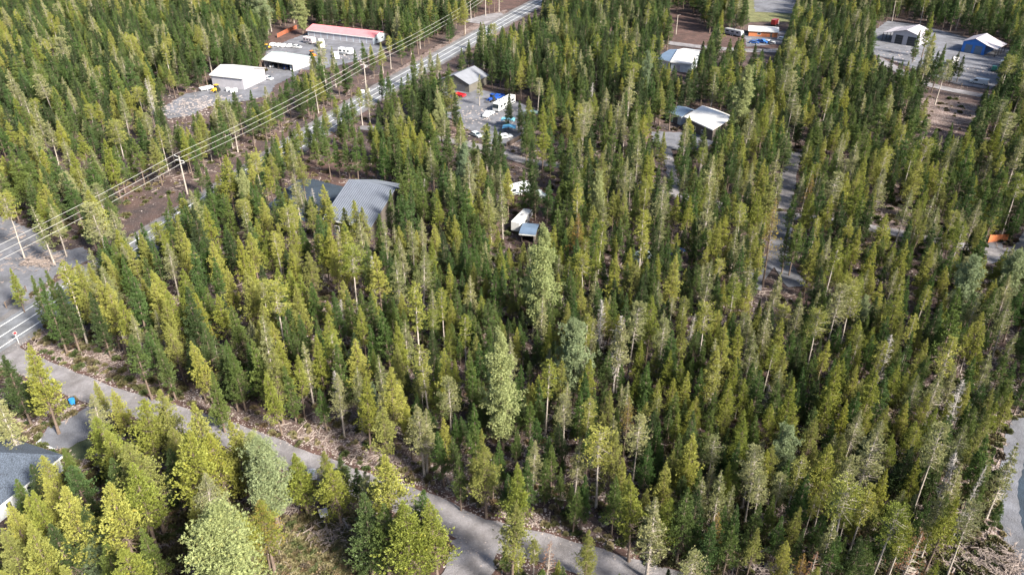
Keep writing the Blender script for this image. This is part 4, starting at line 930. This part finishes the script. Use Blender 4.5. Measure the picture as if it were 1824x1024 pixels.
# the openings the photograph looks through: no pine grows where it would stand across them
OPEN = [[(0,545),(62,545),(80,600),(200,680),(420,765),(480,785),(570,840),(560,860),(440,800),(300,765),(180,765),(100,800),(0,790)],
 [(80,600),(150,640),(230,670),(330,690),(450,745),(300,720)], [(0,402),(60,412),(82,450),(150,455),(160,470),(60,545),(0,560)],
 [(376,112),(472,122),(472,145),(435,162),(376,156)], [(290,178),(375,158),(375,172),(340,206),(298,208)], [(466,105),(495,80),(550,90),(545,120),(520,124),(468,118)],
 [(484,70),(530,70),(530,86),(484,86)], [(548,42),(690,56),(688,75),(664,85),(548,66)], [(565,80),(640,88),(640,108),(565,105)],
 [(474,120),(520,125),(500,150),(474,162)],
 [(803,128),(838,110),(866,128),(836,168),(812,160)], [(860,212),(918,170),(922,188),(880,214)], [(820,172),(882,168),(860,240),(830,240)], [(893,210),(916,210),(916,248),(893,248)],
 [(603,360),(631,318),(712,325),(706,340),(660,385),(625,365)], [(545,322),(617,338),(600,362),(565,345)],
 [(1205,188),(1234,176),(1285,203),(1270,230),(1235,208)], [(1168,98),(1206,80),(1242,92),(1235,108),(1180,112)],
 [(1570,60),(1578,38),(1647,36),(1650,60),(1632,92),(1565,90),(1555,62)], [(1708,53),(1777,70),(1772,104),(1710,98)], [(1560,88),(1650,92),(1640,106),(1575,100)], [(1722,98),(1780,104),(1775,140),(1732,146),(1715,125)], [(1690,98),(1708,98),(1702,124),(1688,124)],
 [(1330,38),(1395,42),(1395,76),(1330,76)], [(1196,30),(1225,18),(1250,62),(1290,66),(1200,78)], [(1290,44),(1322,44),(1322,66),(1290,66)], [(1335,0),(1420,0),(1410,25),(1340,28)],
 [(0,775),(60,768),(112,790),(160,745),(170,770),(165,805),(110,825),(40,880),(0,890)], [(1786,768),(1824,755),(1824,1024),(1800,985),(1782,930)],
 [(1402,285),(1425,285),(1414,375),(1398,382)], [(1345,520),(1392,448),(1432,505),(1420,520)], [(1376,378),(1420,382),(1400,400)], [(885,258),(960,280),(1000,300),(900,282)],
 [(908,378),(950,378),(950,430),(908,410)], [(913,320),(965,328),(965,345),(915,348)], [(1760,418),(1790,418),(1788,450),(1768,450)],
 [(842,18),(900,4),(962,0),(965,8),(905,45),(850,32)], [(615,190),(655,172),(672,195),(640,222)], [(545,742),(640,745),(700,790),(600,800)], [(640,770),(690,790),(660,800)],
 [(915,350),(985,340),(985,400),(950,405)], [(560,280),(650,268),(690,300),(600,325)], [(480,905),(640,880),(650,1024),(480,1024)], [(795,930),(880,965),(880,1024),(790,1024)], [(785,900),(1120,1005),(1120,1024),(800,930)],
 [(1640,180),(1740,188),(1735,215),(1665,215)], [(1650,145),(1740,160),(1735,172),(1650,160)], [(1560,362),(1600,355),(1620,395),(1560,395)], [(1160,235),(1215,240),(1210,262),(1165,262)],
 [(640,175),(700,132),(850,40),(850,55),(700,150),(655,195)], [(420,255),(600,175),(600,205),(470,262)], [(1188,322),(1206,322),(1212,370),(1198,380)], [(205,330),(330,300),(345,320),(220,400)],
 [(1700,960),(1770,900),(1800,1024),(1700,1024)], [(1175,305),(1200,300),(1205,330)], [(130,440),(165,440),(165,460),(140,465)]]
OPB = [(min(p[0] for p in q), max(p[0] for p in q), min(p[1] for p in q), max(p[1] for p in q), q) for q in OPEN]
def opened(x, y):
    for a, b, c, d, q in OPB:
        if a <= x <= b and c <= y <= d and in_poly(x, y, q): return True
    return False

TREES = []     # (kind, variant, pos, rz, scale xy, scale z, h)
GRIDC = {}
def put(kind, v, pos, h, wf, noted):
    sz = h / v.H; sxy = sz ** .85 * wf
    t = dict(k=kind, v=v, p=Vector((pos.x, pos.y, 0)), rz=rnd.uniform(0, 6.28), s=(sxy, sxy, sz), h=h, noted=noted, lean=(rnd.gauss(0, .028), rnd.gauss(0, .028)))
    TREES.append(t); GRIDC.setdefault((int(pos.x//4), int(pos.y//4)), []).append((pos.x, pos.y)); return t
def near(x, y, r):
    i, j = int(x//4), int(y//4)
    for a in (i-1, i, i+1):
        for b in (j-1, j, j+1):
            for p in GRIDC.get((a, b), ()):
                if (p[0]-x)**2 + (p[1]-y)**2 < r*r: return True
    return False
HF = 1.05
for e in NOTED.replace("\n", "|").split("|"):
    f = e.split()
    if len(f) < 4: continue
    x, y, k, h = float(f[0]), float(f[1]), f[2], float(f[3]) * HF
    wf = float(f[4]) if len(f) > 4 else 1.0
    if x > 700 and y > 450 and k in 'gyd' and h < 14.7: h *= .86; wf *= .92
    vs = VAR[k]; v = rnd.choice(vs); pos = G(x, y, h)
    if y < 0 or pos.y > 700: pos = G(x, max(y, 0) + 40, 6)
    put(k, v, pos, h, wf * (1.22 if (y > 690 and x < 800) else .97), True)['note'] = (int(x), int(y))
for i in range(44):                      # the row of pines along the near side of the highway
    u = (i + rnd.uniform(-.4, .4)) / 44; q = G(95 + (640-95)*u, 560 + (205-560)*u)
    d = Vector((.94, -.34, 0)) * rnd.uniform(5.5, 10.5); q = q + d
    k = rnd.choice('ggyygdmt'); put(k, rnd.choice(VAR[k]), q, rnd.uniform(9.5, 13.5), rnd.uniform(1.0, 1.3), True)
fillr = random.Random(21)
def pick_kind(px, py):
    r = fillr.random()
    if py < 230: t = (('g', .46), ('d', .30), ('y', .11), ('m', .09), ('t', .04))
    elif px < 520: t = (('g', .42), ('d', .16), ('y', .23), ('m', .12), ('t', .07))
    else: t = (('g', .47), ('d', .12), ('y', .26), ('m', .10), ('t', .05))
    for k, q in t:
        if r < q: return k
        r -= q
    return 'g'
SPC = 2.95
y_ = 66.0
nfill = 0
while y_ < 620:
    half = y_ * .72 + 40; x_ = -half
    while x_ < half:
        px_ = x_ + fillr.uniform(-.46, .46) * SPC; py_ = y_ + fillr.uniform(-.46, .46) * SPC
        x_ += SPC
        bx, by, dd = P((px_, py_, 0))
        far = by < 330; leftstand = bx < 720 and by >= 330
        dens = (.60 if far else (.66 if leftstand else .97)) - .18 * (math.sin(px_*.041+1.3) * math.sin(py_*.033+.4) > .45)
        if fillr.random() > dens or blocked(px_, py_, True): continue
        if by > 1250 or bx < -120 or bx > 1960: continue
        if by > 655 + .38 * bx and bx < 860 and by > 700: continue          # below the gravel road every pine is read off the photograph
        small = (bx > 700 and by > 450)
        h = fillr.gauss(9.6 if small else 12.6, 1.9 if small else 2.4) * (1.0 if by > 230 else 1.08)
        h = max(5.0, min(18, h))
        nearr = 1.7 if small else 2.5
        if near(px_, py_, nearr): continue
        k = pick_kind(bx, by); v = fillr.choice(VAR[k])
        if k in 'mt': h += 1.2
        ok = True
        for q in (.99, .85, .7, .5, .3):
            a, b, _ = P((px_, py_, h*q)); hw = 0 if q > .9 else .75 * FPX / dd
            if opened(a, b) or opened(a-hw, b) or opened(a+hw, b): ok = False; break
        if not ok: continue
        put(k, v, Vector((px_, py_, 0)), h, fillr.uniform(.9, 1.15) * (1.12 if (far or leftstand) else .98), False); nfill += 1
    y_ += SPC
print("trees noted", sum(t['noted'] for t in TREES), "fill", nfill)

# ---- which pines become objects of their own: the ones that show largest
def shown(t):
    a, b, d = P(t['p']); c, e, d2 = P((t['p'].x, t['p'].y, t['h']))
    r = t['v'].R * t['s'][0] * FPX / d
    x0, x1 = max(0, min(a, c)-r), min(1824, max(a, c)+r); y0, y1 = max(0, e), min(1024, b)
    t['px'] = (c, e); t['base'] = (a, b)
    return max(0, x1-x0) * max(0, y1-y0) if (x1 > x0 and y1 > y0) else 0
for t in TREES: t['a'] = shown(t)
LODGE = set('gdymtorTO'); PON = set('PpqQB')
lod = sorted([t for t in TREES if t['k'] in LODGE and t['a'] > 0], key=lambda t: -t['a'] * (1.3 if t['noted'] else 1))[:296]
ind = lod + [t for t in TREES if t['k'] in PON or t['k'] == 's']
idset = set(id(t) for t in ind)

NAMED = {(372,906): "giant pale green pine with rounded brushes of needles at the bottom edge", (893,590): "tall pale green pine towering over the lower middle of the forest",
 (960,405): "giant pale green pine in the middle of the forest below the white camper", (1030,572): "broad blue-green pine just left of the big bleached dead pine",
 (1103,563): "big bleached dead pine right of the broad blue-green pine", (1120,706): "bright orange-yellow pine low among green pines right of centre", (1640,942): "rusty brown dying pine with grey top at the bottom edge",
 (1408,762): "small bluish pine between slim yellow-green pines at the lower right", (1515,868): "round-topped yellow-green pine with bare trunk, broadest at the lower right", (1565,752): "tall pale olive pine leaning right at the lower right",
 (1720,675): "dead white pine above the asphalt at the right edge", (462,783): "bluish pine beside the gravel road at the lower left", (727,892): "broad bright yellow pine left of the dirt pull-off",
 (595,661): "dead pine with forked grey branches above the stony hollow", (1701,600): "tall leaning pine with long bare trunk at the right", (1072,772): "round-topped pale pine on a bare trunk below centre",
 (106,466): "pine with a long pale trunk near the verge at the left", (165,958): "blue-green sapling among yellow pines in the lower left", (1388,355): "bright orange-yellow pine beside the curving gravel lane",
 (260,140): "tall grey dead pine left of the white barn", (465,-8): "huge blue-green pine behind the carport at the top edge", (537,-14): "huge pale pine at the left end of the red roofed building"}
LM = [("the giant pine at the bottom edge",370,1060),("the blue barrel",130,719),("the red road sign",34,612),("the grey shingled corner house",50,850),("the lawn",145,800),("the white utility cabinet",577,918),
 ("the round white tank",557,852),("the dirt pull-off",835,1000),("the tallest pale pine",893,800),("the giant mid-forest pine",960,640),
 ("the broad blue-green pine",1030,690),("the bleached dead pine",1108,690),("the shaded asphalt at the right",1815,870),("the bright orange pine",1120,790),
 ("the rusty dying pine",1640,1030),("the rough grass clearing",560,990),("the stony hollow",590,770),("the gravel road's lower end",1060,1000),("the blue-green sapling",165,1010),
 ("the highway corner",70,600),("the round-topped pale pine",1072,880),("the tall trunk near the verge",160,620),("the seam-roofed house",640,400),("the gravel lot",60,460),
 ("the small bluish pine",1408,850),("the broad round-crowned pine",1515,960),("the tall leaning grey pine",1570,870),("the dead-white pine",1720,800),("the bluish pine by the road",462,900),
 ("the middle of the gravel road",470,798),("the yellow roadside clump",727,1000),("the forked dead pine",595,770),("the tall leaning bare trunk",1680,720),("the lower right corner",1790,1010),("the stony verge",330,705)]
GC = {'g': "mid green", 'd': "dark green", 'y': "yellow-green", 'm': "pale olive", 't': "bare-trunked", 'T': "round-topped", 'o': "orange-yellow", 'O': "bright orange-yellow", 'r': "rusty brown",
      'P': "blue-green", 'p': "blue-green", 'q': "pale grey-green", 'Q': "pale green", 'B': "pale green"}
ORD = ["nearest", "second nearest", "third nearest", "fourth nearest", "fifth nearest", "sixth nearest", "seventh nearest", "eighth nearest", "ninth nearest", "tenth nearest"]
FARLM = [("the white barn",420,150),("the mint roofed carport",510,110),("the red roofed storage building",620,70),("the taupe house",830,150),("the striped motorhome",898,192),("the seam-roofed house",640,380),
 ("the white roofed house",1250,210),("the workshop",1205,110),("the white garage",1610,75),("the blue garage",1740,90),("the orange fronted cabin",1360,60),("the orange fence",1775,430),("the white camper",930,404),("the curving gravel lane",1395,460),("the bright blue car",1204,452)]
def where(t, lms):
    bx, by = t['base']; best = min(lms, key=lambda l: math.hypot(l[1]-bx, (l[2]-by)*1.3))
    dx, dy = bx-best[1], by-best[2]
    dr = ("right of" if dx > 0 else "left of") if abs(dx) > abs(dy)*1.1 else ("in front of" if dy > 0 else "behind")
    return dr, best[0], math.hypot(dx, dy)
bins = {}
for t in ind:
    look = GC.get(t['k'], "bleached dead")
    t['size'] = "tall" if t['h'] > 15.2 else ("short" if t['h'] < 11.5 else "")
    dr, lm, ds = where(t, LM + FARLM)
    t['look'] = look; t['w'] = (dr, lm); t['ds'] = ds
    bins.setdefault((t['size'], look, dr, lm), []).append(t)
for key, ts in bins.items():
    ts.sort(key=lambda t: t['ds'])
    for i, t in enumerate(ts):
        sz, look, dr, lm = key
        noun = ("pine" if t['k'] != 's' else "pine")
        base = ((sz + " ") if sz else "") + look + " " + noun
        t['label'] = (base + " " + dr + " " + lm) if len(ts) == 1 else (ORD[min(i, 9)] + " " + base + " " + dr + " " + lm)
for t in ind:
    if t.get('note') in NAMED: t['label'] = NAMED[t['note']]
    k = t['k']
    nm = "ponderosa_pine" if k in PON else ("dead_pine" if k == 's' else "lodgepole_pine")
    grp = {"ponderosa_pine": "broad blue-green and pale pines", "dead_pine": "bleached dead pines", "lodgepole_pine": "slender pines of the forest"}[nm]
    lab = t['label']
    r = bpy.data.objects.new(nm, None); r.empty_display_size = .5; COL.objects.link(r)
    r.location = t['p']; r.rotation_euler = (t['lean'][0], t['lean'][1], t['rz']); r.scale = t['s']
    tag(r, lab, "dead tree" if k == 's' else "pine tree", grp)
    for pn, me in (("trunk", t['v'].trunk), ("crown" if k != 's' else "branches", t['v'].crown)):
        o = bpy.data.objects.new(pn, me); COL.objects.link(o); o.parent = r

# ---- instancing helper for what nobody could count: one object, geometry nodes
def scatter(name, label, sources, pts, cat):
    """sources: list of objects kept out of the scene; pts: (index, x, y, z, (rx,ry,rz), (sx,sy,sz))"""
    col = bpy.data.collections.new(name + "_sources")
    for i, s in enumerate(sources): s.name = "%s_source_%03d" % (name, i); col.objects.link(s)
    me = bpy.data.meshes.new(name)
    me.vertices.add(len(pts))
    me.vertices.foreach_set("co", np.array([p[1:4] for p in pts], np.float32).ravel())
    a = me.attributes.new("pick", 'INT', 'POINT'); a.data.foreach_set("value", np.array([p[0] for p in pts], np.int32))
    a = me.attributes.new("turn", 'FLOAT_VECTOR', 'POINT'); a.data.foreach_set("vector", np.array([p[4] for p in pts], np.float32).ravel())
    a = me.attributes.new("size", 'FLOAT_VECTOR', 'POINT'); a.data.foreach_set("vector", np.array([p[5] for p in pts], np.float32).ravel())
    o = bpy.data.objects.new(name, me); COL.objects.link(o); tag(o, label, cat, None, "stuff")
    ng = bpy.data.node_groups.new(name, 'GeometryNodeTree')
    ng.interface.new_socket("Geometry", in_out='INPUT', socket_type='NodeSocketGeometry'); ng.interface.new_socket("Geometry", in_out='OUTPUT', socket_type='NodeSocketGeometry')
    gi = ng.nodes.new("NodeGroupInput"); go = ng.nodes.new("NodeGroupOutput")
    ci = ng.nodes.new("GeometryNodeCollectionInfo"); ci.inputs[0].default_value = col; ci.inputs["Separate Children"].default_value = True; ci.inputs["Reset Children"].default_value = True
    ip = ng.nodes.new("GeometryNodeInstanceOnPoints"); ip.inputs["Pick Instance"].default_value = True
    def na(nm, typ):
        n = ng.nodes.new("GeometryNodeInputNamedAttribute"); n.data_type = typ; n.inputs["Name"].default_value = nm
        return [s for s in n.outputs if s.enabled and s.name == "Attribute"][0]
    ng.links.new(gi.outputs[0], ip.inputs["Points"]); ng.links.new(ci.outputs[0], ip.inputs["Instance"])
    ng.links.new(na("pick", 'INT'), ip.inputs["Instance Index"]); ng.links.new(na("size", 'FLOAT_VECTOR'), ip.inputs["Scale"])
    er = ng.nodes.new("FunctionNodeEulerToRotation"); ng.links.new(na("turn", 'FLOAT_VECTOR'), er.inputs[0]); ng.links.new(er.outputs[0], ip.inputs["Rotation"])
    ng.links.new(ip.outputs[0], go.inputs[0])
    md = o.modifiers.new("scatter", 'NODES'); md.node_group = ng
    return o
src = []; sidx = {}
for t in TREES:
    if id(t) in idset: continue
    v = t['v']
    if v.key in sidx: continue
    me = bpy.data.meshes.new("far_" + v.key); bm = bmesh.new(); bm.from_mesh(v.trunk); n0 = len(bm.faces); bm.from_mesh(v.crown); bm.faces.ensure_lookup_table()
    for f in bm.faces[n0:]: f.material_index = 1
    bm.to_mesh(me); bm.free(); me.materials.append(v.trunk.materials[0]); me.materials.append(v.crown.materials[0])
    sidx[v.key] = len(src); src.append(bpy.data.objects.new("far_" + v.key, me))
pts = [(sidx[t['v'].key], t['p'].x, t['p'].y, 0, (t['lean'][0], t['lean'][1], t['rz']), t['s']) for t in TREES if id(t) not in idset]
scatter("pine_forest", "dense forest of slender green and yellow-green pines filling the view to the far edge", src, pts, "forest")
print("individual", len(ind), "forest", len(pts))

# ---- litter: stones, dead branches, low shrubs
def stone_src(seed):
    rs = np.random.RandomState(seed); bm = bmesh.new(); bmesh.ops.create_icosphere(bm, subdivisions=1, radius=.5)
    for v in bm.verts: v.co = Vector([v.co[i] * rs.uniform(.6, 1.3) for i in range(3)]); v.co.z *= .6
    me = bpy.data.meshes.new("stone"); bm.to_mesh(me); bm.free(); me.materials.append(M['stone']); return bpy.data.objects.new("stone", me)
def twig_src(seed):
    rs = np.random.RandomState(seed); mb = MB(); L = 1.0
    mb.tube((-L/2,0,.04), (L/2, rs.uniform(-.15,.15), .08), .05, .02, 5)
    for i in range(7):
        s = Vector((rs.uniform(-.4,.5), 0, .05)); mb.tube(s, s + Vector((rs.uniform(-.1,.3), rs.uniform(-.4,.4), rs.uniform(0,.25))), .022, .008, 3)
    me = bpy.data.meshes.new("twig"); me.from_pydata([tuple(v) for v in mb.v], [], mb.f); me.materials.append(M['twig']); return bpy.data.objects.new("twig", me)
def shrub_src(seed, mat, R=.6):
    rs = np.random.RandomState(seed); n = 90
    d = rs.normal(size=(n, 3)); d[:, 2] = abs(d[:, 2]) + .2; d /= np.linalg.norm(d, axis=1, keepdims=True)
    V, F = tuft_arrays(d * R * rs.uniform(.3, 1, (n, 1)) * [1, 1, .7], d, np.full(n, .35), .3, 4, rs)
    return bpy.data.objects.new("shrub", pack("shrub", [V], [F], mat))
M['shrub'] = needle_mat("shrub leaves", [(.05,.075,.025),(.10,.11,.045),(.14,.12,.06),(.09,.07,.055)])
M['drygrass'] = needle_mat("dry grass", [(.24,.21,.12),(.30,.25,.15),(.17,.17,.075),(.22,.15,.10)], transl=.2)
lr = random.Random(5)
def litter(n, lo, hi, ymax, dens_fn, zsq=1.0, green=False):
    out = []
    tries = 0
    while len(out) < n and tries < n*12:
        tries += 1
        # uniform over picture, so near ground gets as much as far ground
        q = G(lr.uniform(-60, 1884), lr.uniform(120, 1110))
        if q.y > ymax or (blocked(q.x, q.y)): continue
        if (green or lr.random() < .7) and any(in_poly(q.x, q.y, g_) for g_ in YARD): continue
        if lr.random() > dens_fn(q.x, q.y): continue
        s = lr.uniform(lo, hi) ** 1.0
        out.append((lr.randrange(3), q.x, q.y, 0, (0, 0, lr.uniform(0, 6.28)), (s*lr.uniform(.7,1.4), s*lr.uniform(.7,1.2), s*zsq)))
    return out
def patchy(f, lo): return lambda x, y: 1.0 if math.sin(x*f+2)*math.sin(y*f*.8+1)+.5*math.sin(x*f*2.3)*math.sin(y*f*2.1) > lo else .12
scatter("stones", "pale stones and clods strewn over the forest floor and verges", [stone_src(i) for i in range(3)], litter(15000, .16, .55, 420, patchy(.09, .1)), "stones")
scatter("dead_branches", "broken branches and slash littering the ground between the pines", [twig_src(i) for i in range(3)], litter(11000, .8, 2.6, 420, patchy(.07, -.1)), "branches")
scatter("undergrowth", "low dull green and brown shrubs between the pines", [shrub_src(i, M['shrub']) for i in range(3)], litter(5200, .5, 1.5, 420, patchy(.05, .1), 1.0, True), "undergrowth")
scatter("dry_grass", "tufts of dry tawny grass on open ground", [shrub_src(10+i, M['drygrass'], .45) for i in range(3)],
        [p for p in litter(6000, .4, 1.1, 300, lambda x, y: 1.0, 1.0, True)] , "grass")
mp = poly_w([(480,930),(640,910),(705,960),(760,1050),(470,1060)]); mpp = [(p.x, p.y) for p in mp]; g2 = []
while len(g2) < 900:
    x = lr.uniform(min(p[0] for p in mpp), max(p[0] for p in mpp)); y = lr.uniform(min(p[1] for p in mpp), max(p[1] for p in mpp))
    if in_poly(x, y, mpp): s = lr.uniform(.5, 1.3); g2.append((lr.randrange(6), x, y, 0, (0, 0, lr.uniform(0, 6.28)), (s, s, s*.6)))
scatter("meadow_grass", "rough green and tawny grass in the clearing at the bottom edge", [shrub_src(20+i, M['drygrass' if i % 2 else 'shrub'], .5) for i in range(6)], g2, "grass")
edge = []
for i in range(0, len(SIDE)-1):
    a = SIDE[i]; t_ = (SIDE[i+1]-a).normalized(); nn = Vector((-t_.y, t_.x, 0))
    for s_ in (-1, 1):
        for k in range(16):
            q = a + nn * s_ * abs(lr.gauss(3.3, .7)) + t_ * lr.uniform(0, 2); s = lr.uniform(.08, .34)
            edge.append((lr.randrange(3), q.x, q.y, .17, (0, 0, lr.uniform(0, 6.28)), (s*1.2, s, s*.7)))
scatter("verge_stones", "loose stones spilled along both edges of the gravel road", [stone_src(40+i) for i in range(3)], edge, "stones")
junk = []
for cx_, cy_, n_, r_ in ((335,192,420,9),(375,182,160,6),(470,100,90,5),(640,98,90,6),(850,210,160,9),(900,262,120,7),(1720,125,130,8),(1600,98,90,8)):
    c_ = G(cx_, cy_)
    for k in range(n_): s = lr.uniform(.2, .8); junk.append((lr.randrange(3), c_.x+lr.gauss(0, r_), c_.y+lr.gauss(0, r_*.7), .12, (0,0,lr.uniform(0,6.28)), (s*1.4, s, s*.5)))
scatter("yard_debris", "rubble and pale debris strewn over the gravel yards", [stone_src(50+i) for i in range(3)], junk, "debris")
# slash piles
def slash(px, n, r, label):
    q = G(*px); out = [(lr.randrange(3), q.x+lr.gauss(0, r), q.y+lr.gauss(0, r*.7), abs(lr.gauss(0, .45)), (lr.uniform(-.4,.4), lr.uniform(-.4,.4), lr.uniform(0, 6.28)), (lr.uniform(.6, 1.7),)*3) for _ in range(n)]
    scatter("slash_pile", label, [twig_src(30+i) for i in range(3)], out, "slash pile")
slash((72,468), 260, 2.6, "heap of brown cut branches on the gravel lot under the wires")
slash((1772,1005), 420, 2.4, "grey tangle of cut branches beside the asphalt at the lower right")
slash((590,955), 120, 1.8, "grey heap of dead branches above the rough grass clearing")
# fallen logs
def log(a, b, r, label):
    p, q = G(*a), G(*b); L = (q-p).length; t = thing("fallen_log", label, "log", (p.x, p.y, 0), math.atan2(q.y-p.y, q.x-p.x), "fallen logs")
    mb = MB(); prev = Vector((0,0,r)); n = 5
    for i in range(1, n+1):
        c = Vector((L*i/n, rnd.uniform(-.08,.08), r*(1.1+.25*rnd.random()))); mb.tube(prev, c, r*(1-.5*(i-1)/n), r*(1-.5*i/n), 8); prev = c
    mb.build("log_stem", M['deadwood'], t)
    s = MB()
    for i in range(5):
        x = L*rnd.uniform(.3,.95); MB().tube((x,0,r), (x+rnd.uniform(-.2,.5), rnd.uniform(-.9,.9), r+rnd.uniform(0,.6)), .03, .01, 4).build("branch_stub", M['deadwood'], t)
for a, b, r, l in (((612,925),(622,948),.2,"curved bare log standing out beside the utility cabinet"),((636,998),(682,1022),.2,"pale log lying at the bottom edge left of the dirt pull-off"),((1093,832),(1142,846),.16,"white log lying below the round-topped pale pine"),
                   ((985,888),(1010,893),.14,"short pale log above the lower gravel road"),((1228,963),(1252,967),.14,"pale log near the verge at the lower centre right"),((715,742),(748,746),.13,"pale log in the dark behind the yellow clump"),
                   ((1770,560),(1800,590),.14,"pale log on the slope near the right edge"),((1758,748),(1790,735),.15,"pale log just above the asphalt at the right"),((1540,940),(1562,944),.13,"thin pale log between trunks at the lower right"),
                   ((100,392),(128,392),.22,"long pale log at the forest edge above the gravel lot"),((753,608),(762,620),.12,"short leaning pale log left of the tallest pale pine")):
    log(a, b, r, l)

import collections
_c = collections.Counter(t["label"] for t in ind); print("dup labels", [(k, v) for k, v in _c.items() if v > 1][:10], list(_c)[:12])
